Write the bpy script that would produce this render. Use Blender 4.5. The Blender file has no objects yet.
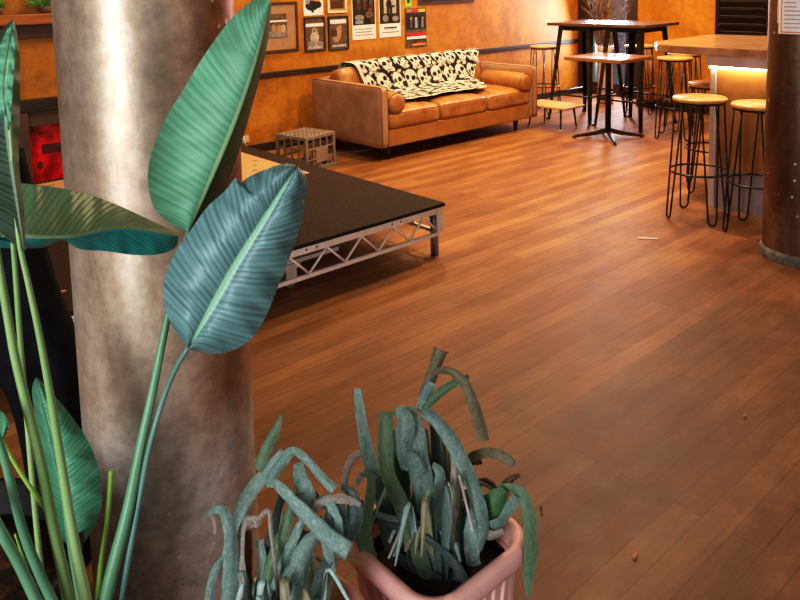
import bpy, bmesh, math, random
from mathutils import Vector, Matrix
random.seed(7)
S = bpy.context.scene
COL = S.collection
RAD = math.radians

# ------------------------------------------------------------------ camera
H, FPX, CY = 1.5, 751.9, 66.0
PI_, RO, YA = RAD(6.163), RAD(-1.3526), RAD(48.837)
FW = Vector((math.cos(YA)*math.cos(PI_), math.sin(YA)*math.cos(PI_), -math.sin(PI_)))
_r = Vector((math.sin(YA), -math.cos(YA), 0)); _u = _r.cross(FW)
RT = _r*math.cos(RO) + _u*math.sin(RO)
UP = -_r*math.sin(RO) + _u*math.cos(RO)
EYE = Vector((0, 0, H))
cd = bpy.data.cameras.new('camera'); cam = bpy.data.objects.new('camera', cd); COL.objects.link(cam)
cd.sensor_width = 36; cd.lens = FPX/800*36; cd.shift_y = -(300-CY)/800; cd.clip_start = .02
M = Matrix((RT, UP, -FW)).transposed().to_4x4(); M.translation = EYE
cam.matrix_world = M; S.camera = cam

def ray(x, y): return FW + RT*((x-400)/FPX) + UP*((CY-y)/FPX)
def at(x, y, d): return EYE + ray(x, y)*d
def onz(x, y, z=0):
    d = ray(x, y); return EYE + d*((z-H)/d.z)
def ony(x, y, Y):
    d = ray(x, y); return EYE + d*(Y/d.y)
def onx(x, y, X):
    d = ray(x, y); return EYE + d*(X/d.x)
def depth(P): return (Vector(P)-EYE).dot(FW)

CL = (.712, 1.706); CR = (4.19, 1.538); RL = .2   # the two round columns

# ------------------------------------------------------------------ materials
def nt(name):
    m = bpy.data.materials.new(name); m.use_nodes = True
    t = m.node_tree; b = t.nodes['Principled BSDF']
    return m, t, b
def N(t, kind, **kw):
    n = t.nodes.new(kind)
    for k, v in kw.items():
        if k in n.inputs: n.inputs[k].default_value = v
        else: setattr(n, k, v)
    return n
def c4(c): return (c[0], c[1], c[2], 1)
def ramp(t, fac, stops):
    r = N(t, 'ShaderNodeValToRGB'); e = r.color_ramp.elements
    while len(e) < len(stops): e.new(.5)
    for el, (p, c) in zip(e, stops): el.position = p; el.color = c4(c)
    t.links.new(fac, r.inputs['Fac']); return r.outputs['Color']
def mixc(t, fac, a, b, mode='MIX'):
    n = N(t, 'ShaderNodeMix', data_type='RGBA', blend_type=mode)
    for sock, v in ((n.inputs[0], fac), (n.inputs[6], a), (n.inputs[7], b)):
        if hasattr(v, 'is_linked'): t.links.new(v, sock)
        elif isinstance(v, (int, float)): sock.default_value = v
        else: sock.default_value = c4(v)
    return n.outputs[2]
def coords(t, scale=(1, 1, 1), kind='Object'):
    tc = N(t, 'ShaderNodeTexCoord'); mp = N(t, 'ShaderNodeMapping'); mp.inputs['Scale'].default_value = scale
    t.links.new(tc.outputs[kind], mp.inputs['Vector']); return mp.outputs['Vector']
def noise(t, vec, scale, detail=4, rough=.55, dist=0):
    n = N(t, 'ShaderNodeTexNoise', Scale=scale, Detail=detail, Roughness=rough, Distortion=dist)
    t.links.new(vec, n.inputs['Vector']); return n.outputs['Fac']
def bump(t, b, h, strength=.3, dist=.01):
    n = N(t, 'ShaderNodeBump', Strength=strength, Distance=dist)
    t.links.new(h, n.inputs['Height']); t.links.new(n.outputs['Normal'], b.inputs['Normal'])
def mat(name, a, b2=None, rough=.6, metal=0, scale=8, stretch=(1, 1, 1), lo=.35, hi=.65, bmp=0, spec=None, detail=4, rvar=0):
    m, t, b = nt(name)
    b.inputs['Roughness'].default_value = rough; b.inputs['Metallic'].default_value = metal
    if spec is not None: b.inputs['Specular IOR Level'].default_value = spec
    if b2 is None: b2 = tuple(x*.8 for x in a)
    f = noise(t, coords(t, stretch), scale, detail)
    t.links.new(ramp(t, f, [(lo, a), (hi, b2)]), b.inputs['Base Color'])
    if rvar:
        mr = N(t, 'ShaderNodeMapRange'); mr.inputs[3].default_value = rough-rvar; mr.inputs[4].default_value = rough+rvar
        t.links.new(f, mr.inputs[0]); t.links.new(mr.outputs[0], b.inputs['Roughness'])
    if bmp: bump(t, b, f, bmp)
    return m
def emis(name, c, s):
    m, t, b = nt(name); b.inputs['Base Color'].default_value = c4(c)
    b.inputs['Emission Color'].default_value = c4(c); b.inputs['Emission Strength'].default_value = s
    return m

def floor_material():
    m, t, b = nt('floor boards')
    v = coords(t)
    br = N(t, 'ShaderNodeTexBrick', offset=.37, offset_frequency=2, squash=1)
    for k, val in (('Scale', 1.0), ('Mortar Size', .0022), ('Mortar Smooth', .3), ('Brick Width', 1.9), ('Row Height', .085)):
        br.inputs[k].default_value = val
    br.inputs['Color1'].default_value = (1, 1, 1, 1); br.inputs['Color2'].default_value = (0, 0, 0, 1); br.inputs['Mortar'].default_value = (.45, .45, .45, 1)
    br.inputs['Bias'].default_value = 0
    t.links.new(v, br.inputs['Vector'])
    plank = ramp(t, br.outputs['Color'], [(0, (.29, .123, .040)), (.5, (.385, .175, .060)), (1, (.47, .228, .085))])
    grain = noise(t, coords(t, (1.2, 22, 1)), 3.0, 6, .65, .6)
    col = mixc(t, .55, plank, ramp(t, grain, [(.3, (.34, .31, .30)), (.7, (1, 1, 1))]), 'MULTIPLY')
    # scuffed, matt front boards, darkened further in colour for the dimmer foreground light
    sep = N(t, 'ShaderNodeSeparateXYZ'); t.links.new(v, sep.inputs[0])
    n1 = noise(t, v, 1.1, 5, .6, .4)
    gx = N(t, 'ShaderNodeMapRange', clamp=True); gx.inputs[1].default_value = 2.9; gx.inputs[2].default_value = 1.3
    t.links.new(sep.outputs['Y'], gx.inputs[0])
    add = N(t, 'ShaderNodeMath', operation='MULTIPLY'); t.links.new(gx.outputs[0], add.inputs[0])
    w = ramp(t, n1, [(.25, (.5, .5, .5)), (.62, (1, 1, 1))]); t.links.new(w, add.inputs[1])
    n2 = noise(t, v, 9, 6, .7, .3)
    worn_dim = ramp(t, n2, [(.3, (.085, .034, .019)), (.55, (.135, .056, .034)), (.8, (.23, .110, .070))])
    sc = N(t, 'ShaderNodeMath', operation='MULTIPLY'); t.links.new(add.outputs[0], sc.inputs[0]); sc.inputs[1].default_value = .88
    col = mixc(t, sc.outputs[0], col, worn_dim)
    st = noise(t, coords(t, (.7, 2.2, 1)), 2.2, 5, .6)
    col = mixc(t, .6, col, ramp(t, st, [(.35, (.50, .44, .42)), (.6, (1.08, 1.08, 1.08))]), 'MULTIPLY')
    gap = ramp(t, br.outputs['Fac'], [(0, (1, 1, 1)), (1, (.72, .68, .66))])
    col = mixc(t, 1.0, col, gap, 'MULTIPLY')
    t.links.new(col, b.inputs['Base Color'])
    rr = N(t, 'ShaderNodeMapRange'); rr.inputs[3].default_value = .36; rr.inputs[4].default_value = .66; b.inputs['Specular IOR Level'].default_value = .28
    t.links.new(n2, rr.inputs[0]); t.links.new(rr.outputs[0], b.inputs['Roughness'])
    bump(t, b, grain, .12, .004)
    return m
def plaster():
    m, t, b = nt('ochre wall paint')
    v = coords(t)
    a = noise(t, v, 1.6, 6, .65, .5); s = noise(t, v, 14, 6, .7)
    c = ramp(t, a, [(.28, (.27, .092, .006)), (.5, (.45, .172, .011)), (.72, (.60, .26, .026))])
    c = mixc(t, .45, c, ramp(t, s, [(.36, (.48, .40, .34)), (.55, (1, 1, 1))]), 'MULTIPLY')
    sp = N(t, 'ShaderNodeTexVoronoi', Scale=38); t.links.new(v, sp.inputs['Vector'])
    k = ramp(t, sp.outputs['Distance'], [(.05, (1, 1, 1)), (.09, (0, 0, 0))])
    sel = noise(t, v, 7, 2)
    kk = mixc(t, 1.0, k, ramp(t, sel, [(.58, (0, 0, 0)), (.64, (.8, .8, .8))]), 'MULTIPLY')
    c = mixc(t, kk, c, (.85, .62, .38))
    t.links.new(c, b.inputs['Base Color']); b.inputs['Roughness'].default_value = .5
    bump(t, b, s, .15, .005); return m
def column_mat(name, bright):
    m, t, b = nt(name)
    v = coords(t); vs = coords(t, (1, 1, .25))
    a = noise(t, vs, 5, 6, .65, .4); s = noise(t, v, 26, 5, .7)
    if bright: c = ramp(t, a, [(.3, (.34, .22, .14)), (.48, (.52, .43, .335)), (.7, (.72, .67, .60))])
    else: c = ramp(t, a, [(.3, (.07, .03, .016)), (.52, (.16, .08, .045)), (.72, (.32, .22, .15))])
    c = mixc(t, .5, c, ramp(t, s, [(.35, (.5, .45, .42)), (.6, (1, 1, 1))]), 'MULTIPLY')
    if bright:   # bare cement showing near the foot of the column
        sep = N(t, 'ShaderNodeSeparateXYZ'); t.links.new(v, sep.inputs[0])
        zz = N(t, 'ShaderNodeMath', operation='MULTIPLY_ADD'); zz.inputs[1].default_value = 1; t.links.new(sep.outputs['Z'], zz.inputs[0])
        aa = N(t, 'ShaderNodeMath', operation='MULTIPLY'); aa.inputs[1].default_value = .25; t.links.new(a, aa.inputs[0]); t.links.new(aa.outputs[0], zz.inputs[2])
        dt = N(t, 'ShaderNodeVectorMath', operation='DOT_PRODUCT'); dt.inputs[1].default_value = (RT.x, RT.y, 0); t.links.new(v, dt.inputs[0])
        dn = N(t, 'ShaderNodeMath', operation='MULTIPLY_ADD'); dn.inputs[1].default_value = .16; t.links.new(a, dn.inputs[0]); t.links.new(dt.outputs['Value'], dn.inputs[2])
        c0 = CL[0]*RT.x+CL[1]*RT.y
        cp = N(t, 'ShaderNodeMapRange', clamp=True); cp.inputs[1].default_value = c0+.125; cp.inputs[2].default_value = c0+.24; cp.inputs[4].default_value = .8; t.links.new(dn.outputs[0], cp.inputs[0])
        c = mixc(t, cp.outputs[0], c, ramp(t, s, [(.3, (.17, .058, .018)), (.7, (.40, .17, .065))]))  # brown on the camera-right side: shade and warm reflection put into the colour
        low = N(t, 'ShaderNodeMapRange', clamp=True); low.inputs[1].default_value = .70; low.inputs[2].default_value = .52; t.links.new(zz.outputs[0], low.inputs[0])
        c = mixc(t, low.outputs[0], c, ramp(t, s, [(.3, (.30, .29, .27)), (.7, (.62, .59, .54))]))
        mm = N(t, 'ShaderNodeMapRange', clamp=True); mm.inputs[1].default_value = .55; mm.inputs[2].default_value = 1.35; mm.inputs[3].default_value = .1; mm.inputs[4].default_value = .68
        t.links.new(zz.outputs[0], mm.inputs[0]); t.links.new(mm.outputs[0], b.inputs['Metallic'])
    else: b.inputs['Metallic'].default_value = .45
    # chips
    sp = N(t, 'ShaderNodeTexVoronoi', Scale=17); t.links.new(v, sp.inputs['Vector'])
    k = ramp(t, sp.outputs['Distance'], [(.08, (1, 1, 1)), (.14, (0, 0, 0))])
    sel = noise(t, v, 4, 3)
    kk = mixc(t, 1.0, k, ramp(t, sel, [(.50, (0, 0, 0)), (.56, (.9, .9, .9))]), 'MULTIPLY')
    c = mixc(t, kk, c, (.72, .68, .62))
    t.links.new(c, b.inputs['Base Color'])
    r = ramp(t, a, [(.3, (.47, .47, .47)), (.7, (.36, .36, .36))]); t.links.new(r, b.inputs['Roughness'])
    bump(t, b, s, .08, .004); return m
def leaf_mat(name, c1, c2, vein, rough=.5, sheen=.5):
    m, t, b = nt(name)
    uv = N(t, 'ShaderNodeUVMap'); sep = N(t, 'ShaderNodeSeparateXYZ'); t.links.new(uv.outputs[0], sep.inputs[0])
    av = N(t, 'ShaderNodeMath', operation='ABSOLUTE'); t.links.new(sep.outputs['Y'], av.inputs[0])
    k = N(t, 'ShaderNodeMath', operation='MULTIPLY_ADD'); k.inputs[1].default_value = -.13
    t.links.new(av.outputs[0], k.inputs[0]); t.links.new(sep.outputs['X'], k.inputs[2])
    cb = N(t, 'ShaderNodeCombineXYZ'); t.links.new(k.outputs[0], cb.inputs[0]); t.links.new(sep.outputs['Y'], cb.inputs[1])
    mp = N(t, 'ShaderNodeMapping'); mp.inputs['Scale'].default_value = (1, .010, 1); t.links.new(cb.outputs[0], mp.inputs[0])
    n0 = noise(t, mp.outputs[0], 40, 2, .5)
    sn = N(t, 'ShaderNodeMath', operation='MULTIPLY_ADD'); sn.inputs[1].default_value = 230; t.links.new(k.outputs[0], sn.inputs[0])
    nm = N(t, 'ShaderNodeMath', operation='MULTIPLY'); nm.inputs[1].default_value = 5; t.links.new(n0, nm.inputs[0]); t.links.new(nm.outputs[0], sn.inputs[2])
    si = N(t, 'ShaderNodeMath', operation='SINE'); t.links.new(sn.outputs[0], si.inputs[0])
    sm = N(t, 'ShaderNodeMath', operation='MULTIPLY_ADD'); sm.inputs[1].default_value = .13; t.links.new(si.outputs[0], sm.inputs[0]); t.links.new(n0, sm.inputs[2])
    f1 = sm.outputs[0]; f2 = noise(t, coords(t), 9, 3)
    c = ramp(t, f1, [(.28, c2), (.52, c1), (.74, tuple(x*1.2 for x in c1))])
    c = mixc(t, .5, c, ramp(t, f2, [(.3, (.72, .74, .76)), (.7, (1.1, 1.1, 1.1))]), 'MULTIPLY')
    mid = ramp(t, av.outputs[0], [(.0, (1, 1, 1)), (.05, (1, 1, 1)), (.075, (0, 0, 0))])
    c = mixc(t, mid, c, vein)
    t.links.new(c, b.inputs['Base Color']); b.inputs['Roughness'].default_value = rough
    b.inputs['Subsurface Weight'].default_value = 0
    bump(t, b, f1, .22, .006)
    tr = N(t, 'ShaderNodeBsdfTranslucent'); t.links.new(c, tr.inputs['Color'])
    mx = N(t, 'ShaderNodeMixShader'); mx.inputs[0].default_value = .18
    t.links.new(b.outputs[0], mx.inputs[1]); t.links.new(tr.outputs[0], mx.inputs[2])
    t.links.new(mx.outputs[0], t.nodes['Material Output'].inputs['Surface']); return m
def dry_mat(name, c1, c2, pale, amt=.55):
    m, t, b = nt(name)
    uv = N(t, 'ShaderNodeUVMap'); mp = N(t, 'ShaderNodeMapping'); mp.inputs['Scale'].default_value = (1.6, 2.2, 1); t.links.new(uv.outputs[0], mp.inputs[0])
    oi = N(t, 'ShaderNodeObjectInfo'); ad = N(t, 'ShaderNodeVectorMath', operation='ADD'); t.links.new(mp.outputs[0], ad.inputs[0])
    ml = N(t, 'ShaderNodeMath', operation='MULTIPLY'); ml.inputs[1].default_value = 37; t.links.new(oi.outputs['Random'], ml.inputs[0]); t.links.new(ml.outputs[0], ad.inputs[1])
    f = noise(t, ad.outputs[0], 2.6, 5, .65, .6); g = noise(t, coords(t), 120, 3, .6)
    mp2 = N(t, 'ShaderNodeMapping'); mp2.inputs['Scale'].default_value = (1.2, 9, 1); t.links.new(ad.outputs[0], mp2.inputs[0]); st = noise(t, mp2.outputs[0], 2.2, 4, .6)
    c = ramp(t, f, [(.32, c2), (.62, c1)])
    c = mixc(t, .55, c, ramp(t, st, [(.34, (.62, .64, .64)), (.6, (1.2, 1.2, 1.2))]), 'MULTIPLY')
    c = mixc(t, ramp(t, g, [(amt, (0, 0, 0)), (amt+.25, (.6, .6, .6))]), c, pale)
    t.links.new(c, b.inputs['Base Color']); b.inputs['Roughness'].default_value = .4
    bump(t, b, st, .25, .003); return m
def glass_mat():
    m, t, b = nt('door glass'); t.nodes.remove(b)
    tr = N(t, 'ShaderNodeBsdfTransparent'); tr.inputs[0].default_value = (.9, .94, .96, 1)
    g = N(t, 'ShaderNodeBsdfGlossy'); g.inputs['Roughness'].default_value = .05
    mx = N(t, 'ShaderNodeMixShader'); mx.inputs[0].default_value = .08
    t.links.new(tr.outputs[0], mx.inputs[1]); t.links.new(g.outputs[0], mx.inputs[2])
    t.links.new(mx.outputs[0], t.nodes['Material Output'].inputs['Surface']); return m
def vcol_mat(name, rough=.8):
    m, t, b = nt(name); a = N(t, 'ShaderNodeVertexColor', layer_name='Col')
    f = noise(t, coords(t), 120, 2)
    t.links.new(mixc(t, .25, a.outputs['Color'], ramp(t, f, [(.3, (.75, .75, .75)), (.7, (1, 1, 1))]), 'MULTIPLY'), b.inputs['Base Color'])
    b.inputs['Roughness'].default_value = rough; return m

MT = dict(
    floor=floor_material(), wall=plaster(),
    rail=mat('dark stained timber', (.022, .012, .008), (.05, .026, .015), .45, scale=6, stretch=(1, 8, 8)),
    ceil=mat('ceiling paint', (.45, .36, .26), (.40, .31, .22), .8),
    brick=mat('pale side wall', (.55, .5, .45), (.42, .36, .32), .8),
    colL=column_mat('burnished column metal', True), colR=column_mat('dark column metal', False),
    cement=mat('cement foot', (.20, .18, .165), (.10, .085, .075), .8, scale=25, bmp=.4),
    leather=mat('tan leather', (.46, .215, .07), (.33, .135, .036), .42, scale=5, bmp=.05, lo=.3, hi=.7, rvar=.08),
    leather2=mat('worn tan leather', (.50, .245, .085), (.30, .115, .028), .36, scale=9, bmp=.25, lo=.32, hi=.68, detail=6),
    leather3=mat('matt tan leather', (.46, .29, .18), (.36, .20, .105), .55, scale=7, bmp=.03),
    seam=mat('leather seam', (.30, .12, .03), None, .6),
    legwood=mat('dark leg wood', (.05, .02, .01), None, .4),
    carpet=mat('stage carpet', (.040, .026, .019), (.066, .044, .034), .85, scale=60, detail=6, bmp=.2, spec=.12),
    edge=mat('stage edge', (.012, .01, .009), None, .6),
    alu=mat('stage aluminium', (.95, .88, .80), (.86, .76, .66), .38, .1, scale=20),
    steel=mat('grey steel tube', (.42, .44, .46), (.30, .31, .33), .35, .7, scale=20),
    hole=mat('bolt hole', (.02, .018, .016), None, .7),
    ply=mat('pale plywood', (.60, .39, .20), (.52, .32, .15), .55, scale=4, stretch=(1, 9, 1)),
    slot=mat('dark slot', (.16, .08, .03), None, .7),
    crate=mat('grey crate plastic', (.31, .25, .20), (.24, .19, .15), .55, scale=12),
    cratesolid=mat('crate badge plastic', (.36, .26, .20), None, .55),
    blackmetal=mat('black steel', (.018, .016, .015), (.03, .026, .023), .32, .6, scale=30),
    bright=mat('worn black steel', (.10, .095, .09), (.05, .045, .04), .28, .8, scale=30),
    seatwood=mat('honey seat wood', (.72, .40, .14), (.60, .30, .09), .38, scale=4, stretch=(1, 7, 1)),
    darkwood=mat('dark table wood', (.10, .055, .035), (.17, .095, .06), .25, scale=4, stretch=(7, 1, 1)),
    brownwood=mat('brown table wood', (.34, .17, .085), (.22, .10, .05), .33, scale=4, stretch=(7, 1, 1)),
    barwood=mat('bar top wood', (.50, .30, .18), (.28, .14, .075), .2, scale=6, stretch=(7, 1, 1)),
    barpanel=mat('rusty bar panel', (.62, .30, .09), (.30, .12, .04), .45, scale=4, lo=.3, hi=.7, detail=7),
    kick=mat('grey kick panel', (.36, .30, .32), (.28, .22, .22), .5, scale=6),
    trim=mat('pale metal trim', (.70, .64, .66), None, .4, .3),
    led=emis('warm light strip', (1, .84, .55), 16),
    black=mat('black fabric', (.006, .006, .008), (.012, .012, .016), .85, scale=20, bmp=.3, spec=.15),
    pink=mat('pink plastic pot', (.76, .46, .42), (.68, .39, .35), .5, scale=18),
    terra=mat('terracotta pot', (.68, .37, .29), (.58, .30, .23), .65, scale=14),
    soil=mat('potting soil', (.012, .009, .007), (.035, .022, .014), .95, scale=60, bmp=.8),
    bark=mat('bark mulch', (.03, .018, .012), (.20, .075, .03), .9, scale=35, bmp=.8, lo=.45, hi=.7),
    blackpot=mat('black planter', (.012, .012, .013), (.02, .02, .022), .45),
    stem=mat('green stem', (.20, .34, .13), (.30, .43, .20), .4, scale=3, stretch=(4, 4, 1)),
    stemdark=mat('deep green stem', (.10, .24, .14), (.17, .33, .21), .4, scale=3, stretch=(4, 4, 1)),
    stemblue=mat('blue green stem', (.09, .19, .17), (.15, .27, .24), .4, scale=3, stretch=(4, 4, 1)),
    stemlime=mat('lime stem', (.30, .50, .10), (.24, .42, .09), .4, scale=5),
    leafA=leaf_mat('light green leaf', (.135, .345, .225), (.100, .275, .175), (.38, .58, .34)),
    leafB=leaf_mat('blue green leaf', (.14, .265, .275), (.085, .175, .185), (.28, .54, .37), .4),
    leafC=leaf_mat('olive green leaf', (.20, .35, .19), (.15, .28, .14), (.30, .42, .22), .42),
    leafT=leaf_mat('teal leaf', (.035, .31, .29), (.03, .22, .21), (.16, .40, .33), .35),
    leafE=leaf_mat('mid green leaf', (.09, .29, .18), (.06, .22, .13), (.18, .36, .2), .45),
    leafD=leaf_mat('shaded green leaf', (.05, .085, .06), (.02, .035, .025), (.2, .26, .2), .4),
    leafF=leaf_mat('folded dark leaf', (.045, .105, .045), (.03, .07, .032), (.12, .2, .08), .55),
    leafO=mat('olive leaf edge', (.13, .14, .045), (.09, .11, .04), .5),
    d1=dry_mat('blue grey strap leaf', (.36, .50, .465), (.20, .325, .305), (.68, .78, .76), .52),
    d2=dry_mat('green strap leaf', (.24, .36, .23), (.15, .25, .16), (.48, .58, .50), .62),
    d3=dry_mat('olive dry leaf', (.30, .28, .18), (.17, .15, .09), (.36, .36, .28), .62),
    d4=dry_mat('pale dry leaf', (.55, .50, .46), (.36, .31, .28), (.70, .66, .62)),
    d5=dry_mat('brown dry leaf', (.22, .12, .07), (.12, .06, .035), (.35, .26, .2), .62),
    d6=dry_mat('dark strap leaf', (.15, .22, .20), (.06, .10, .095), (.28, .35, .34), .62),
    d7=dry_mat('fresh strap leaf', (.15, .31, .14), (.09, .21, .11), (.33, .47, .32), .6),
    noticepaper=mat('notice paper', (.95, .92, .95), (.93, .90, .93), .5),
    paper=mat('white paper', (.80, .77, .72), None, .7), cream=mat('cream paper', (.76, .64, .42), None, .7),
    ink=mat('black ink', (.012, .011, .01), (.03, .024, .02), .45, scale=40), grey=mat('grey ink', (.30, .27, .25), (.16, .14, .12), .6, scale=60),
    sepia=mat('sepia print', (.17, .105, .06), (.07, .042, .025), .6, scale=40), tan=mat('tan mount', (.40, .24, .12), (.32, .18, .085), .6),
    pale=mat('pale print', (.52, .44, .36), (.30, .24, .19), .6, scale=60), redink=mat('red ink', (.62, .02, .015), None, .6),
    yellowink=mat('yellow ink', (.78, .50, .06), None, .6), orangeink=mat('orange ink', (.75, .28, .04), None, .6),
    blueink=mat('blue grey ink', (.22, .30, .36), None, .6), greenink=mat('green paper', (.27, .55, .02), None, .6), brownframe=mat('brown frame', (.09, .035, .012), None, .45),
    lineink=mat('faint printed line', (.55, .5, .5), None, .7), pinkink=mat('pink printed line', (.75, .42, .40), None, .7),
    redpanel=mat('red lit panel', (.85, .004, .008), (.16, .004, .004), .4, scale=7, lo=.42, hi=.66, detail=6),
    redspot=mat('dark red mark', (.05, .008, .006), (.12, .02, .01), .6, scale=30),
    mantel=mat('mantel timber', (.46, .16, .025), (.30, .09, .015), .45, scale=5, stretch=(1, 8, 8)),
    dimwood=mat('brown grey lintel', (.11, .06, .035), (.075, .04, .025), .6, scale=6),
    plug=mat('cream plastic', (.66, .56, .44), None, .5),
    shutter=mat('dark shutter wood', (.010, .005, .003), (.018, .009, .005), .4, scale=8, stretch=(1, 8, 8)),
    slatedge=mat('worn slat', (.16, .10, .07), (.09, .05, .03), .35, scale=20),
    framewood=mat('orange brown frame', (.40, .16, .05), (.30, .11, .03), .45),
    vase=mat('pale vase', (.66, .52, .46), (.58, .44, .38), .4), twig=mat('dry twig', (.20, .12, .07), (.11, .06, .035), .8),
    pave=mat('pale paving', (.42, .46, .50), (.36, .40, .45), .8), outwall=mat('pale facade', (.48, .53, .58), (.42, .47, .52), .8),
    shrub=mat('small green leaf', (.22, .42, .06), (.12, .28, .05), .5), claypot=mat('small clay pot', (.18, .10, .05), None, .7),
    glass=glass_mat(), throw=vcol_mat('printed throw'), bit=mat('dried leaf bit', (.55, .22, .10), None, .7), white=mat('white scrap', (.8, .76, .7), None, .6),
    caster=mat('grey wheel', (.22, .22, .22), (.14, .14, .14), .5), cable=mat('grey cable', (.3, .3, .29), None, .5),
    lens=emis('lamp lens', (1, .85, .62), 3),
)

# ------------------------------------------------------------------ mesh helpers
def nb(): return bmesh.new()
def merge(bm, tmp, mi=0):
    for f in tmp.faces: f.material_index = mi
    me = bpy.data.meshes.new('t'); tmp.to_mesh(me); tmp.free(); bm.from_mesh(me); bpy.data.meshes.remove(me)
def box(bm, x0, x1, y0, y1, z0, z1, bev=0, seg=2, mi=0, rot=None):
    t = nb(); bmesh.ops.create_cube(t, size=1)
    for v in t.verts: v.co = Vector(((x0+x1)/2+v.co.x*(x1-x0), (y0+y1)/2+v.co.y*(y1-y0), (z0+z1)/2+v.co.z*(z1-z0)))
    if bev: bmesh.ops.bevel(t, geom=t.edges[:], offset=bev, segments=seg, affect='EDGES', profile=.5)
    if rot:
        c = Vector(((x0+x1)/2, (y0+y1)/2, (z0+z1)/2)); bmesh.ops.rotate(t, verts=t.verts[:], cent=c, matrix=rot)
    merge(bm, t, mi); return bm
def frames(pts, closed=False):
    n = len(pts); out = []; prev = None
    for i in range(n):
        if closed: tg = (pts[(i+1) % n]-pts[i-1])
        else: tg = pts[min(i+1, n-1)]-pts[max(i-1, 0)]
        tg = tg.normalized() if tg.length > 1e-9 else Vector((0, 0, 1))
        if prev is None:
            a = Vector((0, 0, 1)) if abs(tg.z) < .9 else Vector((1, 0, 0))
            nrm = (a-tg*a.dot(tg)).normalized()
        else: nrm = (prev-tg*prev.dot(tg)).normalized()
        prev = nrm; out.append((tg, nrm, tg.cross(nrm)))
    return out
def tube(bm, pts, r, seg=10, closed=False, mi=0):
    pts = [Vector(p) for p in pts]; rs = r if isinstance(r, (list, tuple)) else [r]*len(pts)
    rings = []
    for p, rr, (tg, a, b) in zip(pts, rs, frames(pts, closed)):
        rings.append([bm.verts.new(p+(a*math.cos(2*math.pi*k/seg)+b*math.sin(2*math.pi*k/seg))*rr) for k in range(seg)])
    n = len(rings)
    for i in range(n if closed else n-1):
        A, B = rings[i], rings[(i+1) % n]
        for k in range(seg):
            f = bm.faces.new((A[k], A[(k+1) % seg], B[(k+1) % seg], B[k])); f.material_index = mi; f.smooth = True
    if not closed:
        for R in (rings[0][::-1], rings[-1]):
            f = bm.faces.new(R); f.material_index = mi
    return bm
def spline(pts, n=24):
    pts = [Vector(p) for p in pts]
    if len(pts) < 3:
        return [pts[0].lerp(pts[-1], i/(n-1)) for i in range(n)]
    P = [pts[0]*2-pts[1]]+pts+[pts[-1]*2-pts[-2]]
    seg = len(pts)-1; raw = []
    for i in range(seg):
        p0, p1, p2, p3 = P[i:i+4]
        for k in range(12):
            t = k/12
            raw.append(.5*((2*p1)+(p2-p0)*t+(2*p0-5*p1+4*p2-p3)*t*t+(3*p1-p0-3*p2+p3)*t**3))
    raw.append(pts[-1])
    L = [0]
    for a, b in zip(raw, raw[1:]): L.append(L[-1]+(b-a).length)
    out = []; j = 0
    for i in range(n):
        s = L[-1]*i/(n-1)
        while j < len(raw)-2 and L[j+1] < s: j += 1
        d = L[j+1]-L[j]; out.append(raw[j].lerp(raw[j+1], min(1, max(0, (s-L[j])/d)) if d > 1e-9 else 0))
    return out
def lathe(bm, prof, cx=0, cy=0, seg=32, mi=0, a0=0, a1=2*math.pi):
    full = abs(a1-a0-2*math.pi) < 1e-6; n = seg if full else seg+1; rings = []
    for r, z in prof:
        if r < 1e-6: rings.append([bm.verts.new((cx, cy, z))])
        else: rings.append([bm.verts.new((cx+r*math.cos(a0+(a1-a0)*k/seg), cy+r*math.sin(a0+(a1-a0)*k/seg), z)) for k in range(n)])
    for A, B in zip(rings, rings[1:]):
        for k in range(seg):
            k2 = (k+1) % n
            if len(A) == 1 and len(B) == 1: continue
            vs = (A[0], B[k2], B[k]) if len(A) == 1 else (A[k], A[k2], B[0]) if len(B) == 1 else (A[k], A[k2], B[k2], B[k])
            try:
                f = bm.faces.new(vs); f.material_index = mi; f.smooth = True
            except ValueError: pass
    return bm
def puff(bm, x0, x1, y0, y1, z0, z1, r=.04, top=.02, n=14, wr=0, mi=0):
    h = Vector(((x1-x0)/2, (y1-y0)/2, (z1-z0)/2)); c = Vector(((x0+x1)/2, (y0+y1)/2, (z0+z1)/2)); r = min(r, *h)
    t = nb(); bmesh.ops.create_cube(t, size=2); bmesh.ops.subdivide_edges(t, edges=t.edges[:], cuts=n, use_grid_fill=True)
    for v in t.verts:
        u = v.co.copy(); p = Vector((u.x*h.x, u.y*h.y, u.z*h.z))
        q = Vector([max(-(h[i]-r), min(h[i]-r, p[i])) for i in range(3)]); d = p-q
        if d.length > 1e-9: p = q+d.normalized()*r
        p.z += top*(1-u.x**4)*(1-u.y**4)*(1 if u.z > 0 else .3)*u.z
        if wr: p += Vector((0, 0, wr*math.sin(p.x*37+p.y*23)*math.sin(p.y*31-p.x*11)*(1 if u.z > 0 else 0)))
        v.co = c+p
    for f in t.faces: f.smooth = True
    merge(bm, t, mi); return bm
def poly(bm, pts, mi=0):
    f = bm.faces.new([bm.verts.new(Vector(p)) for p in pts]); f.material_index = mi; return f

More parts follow.
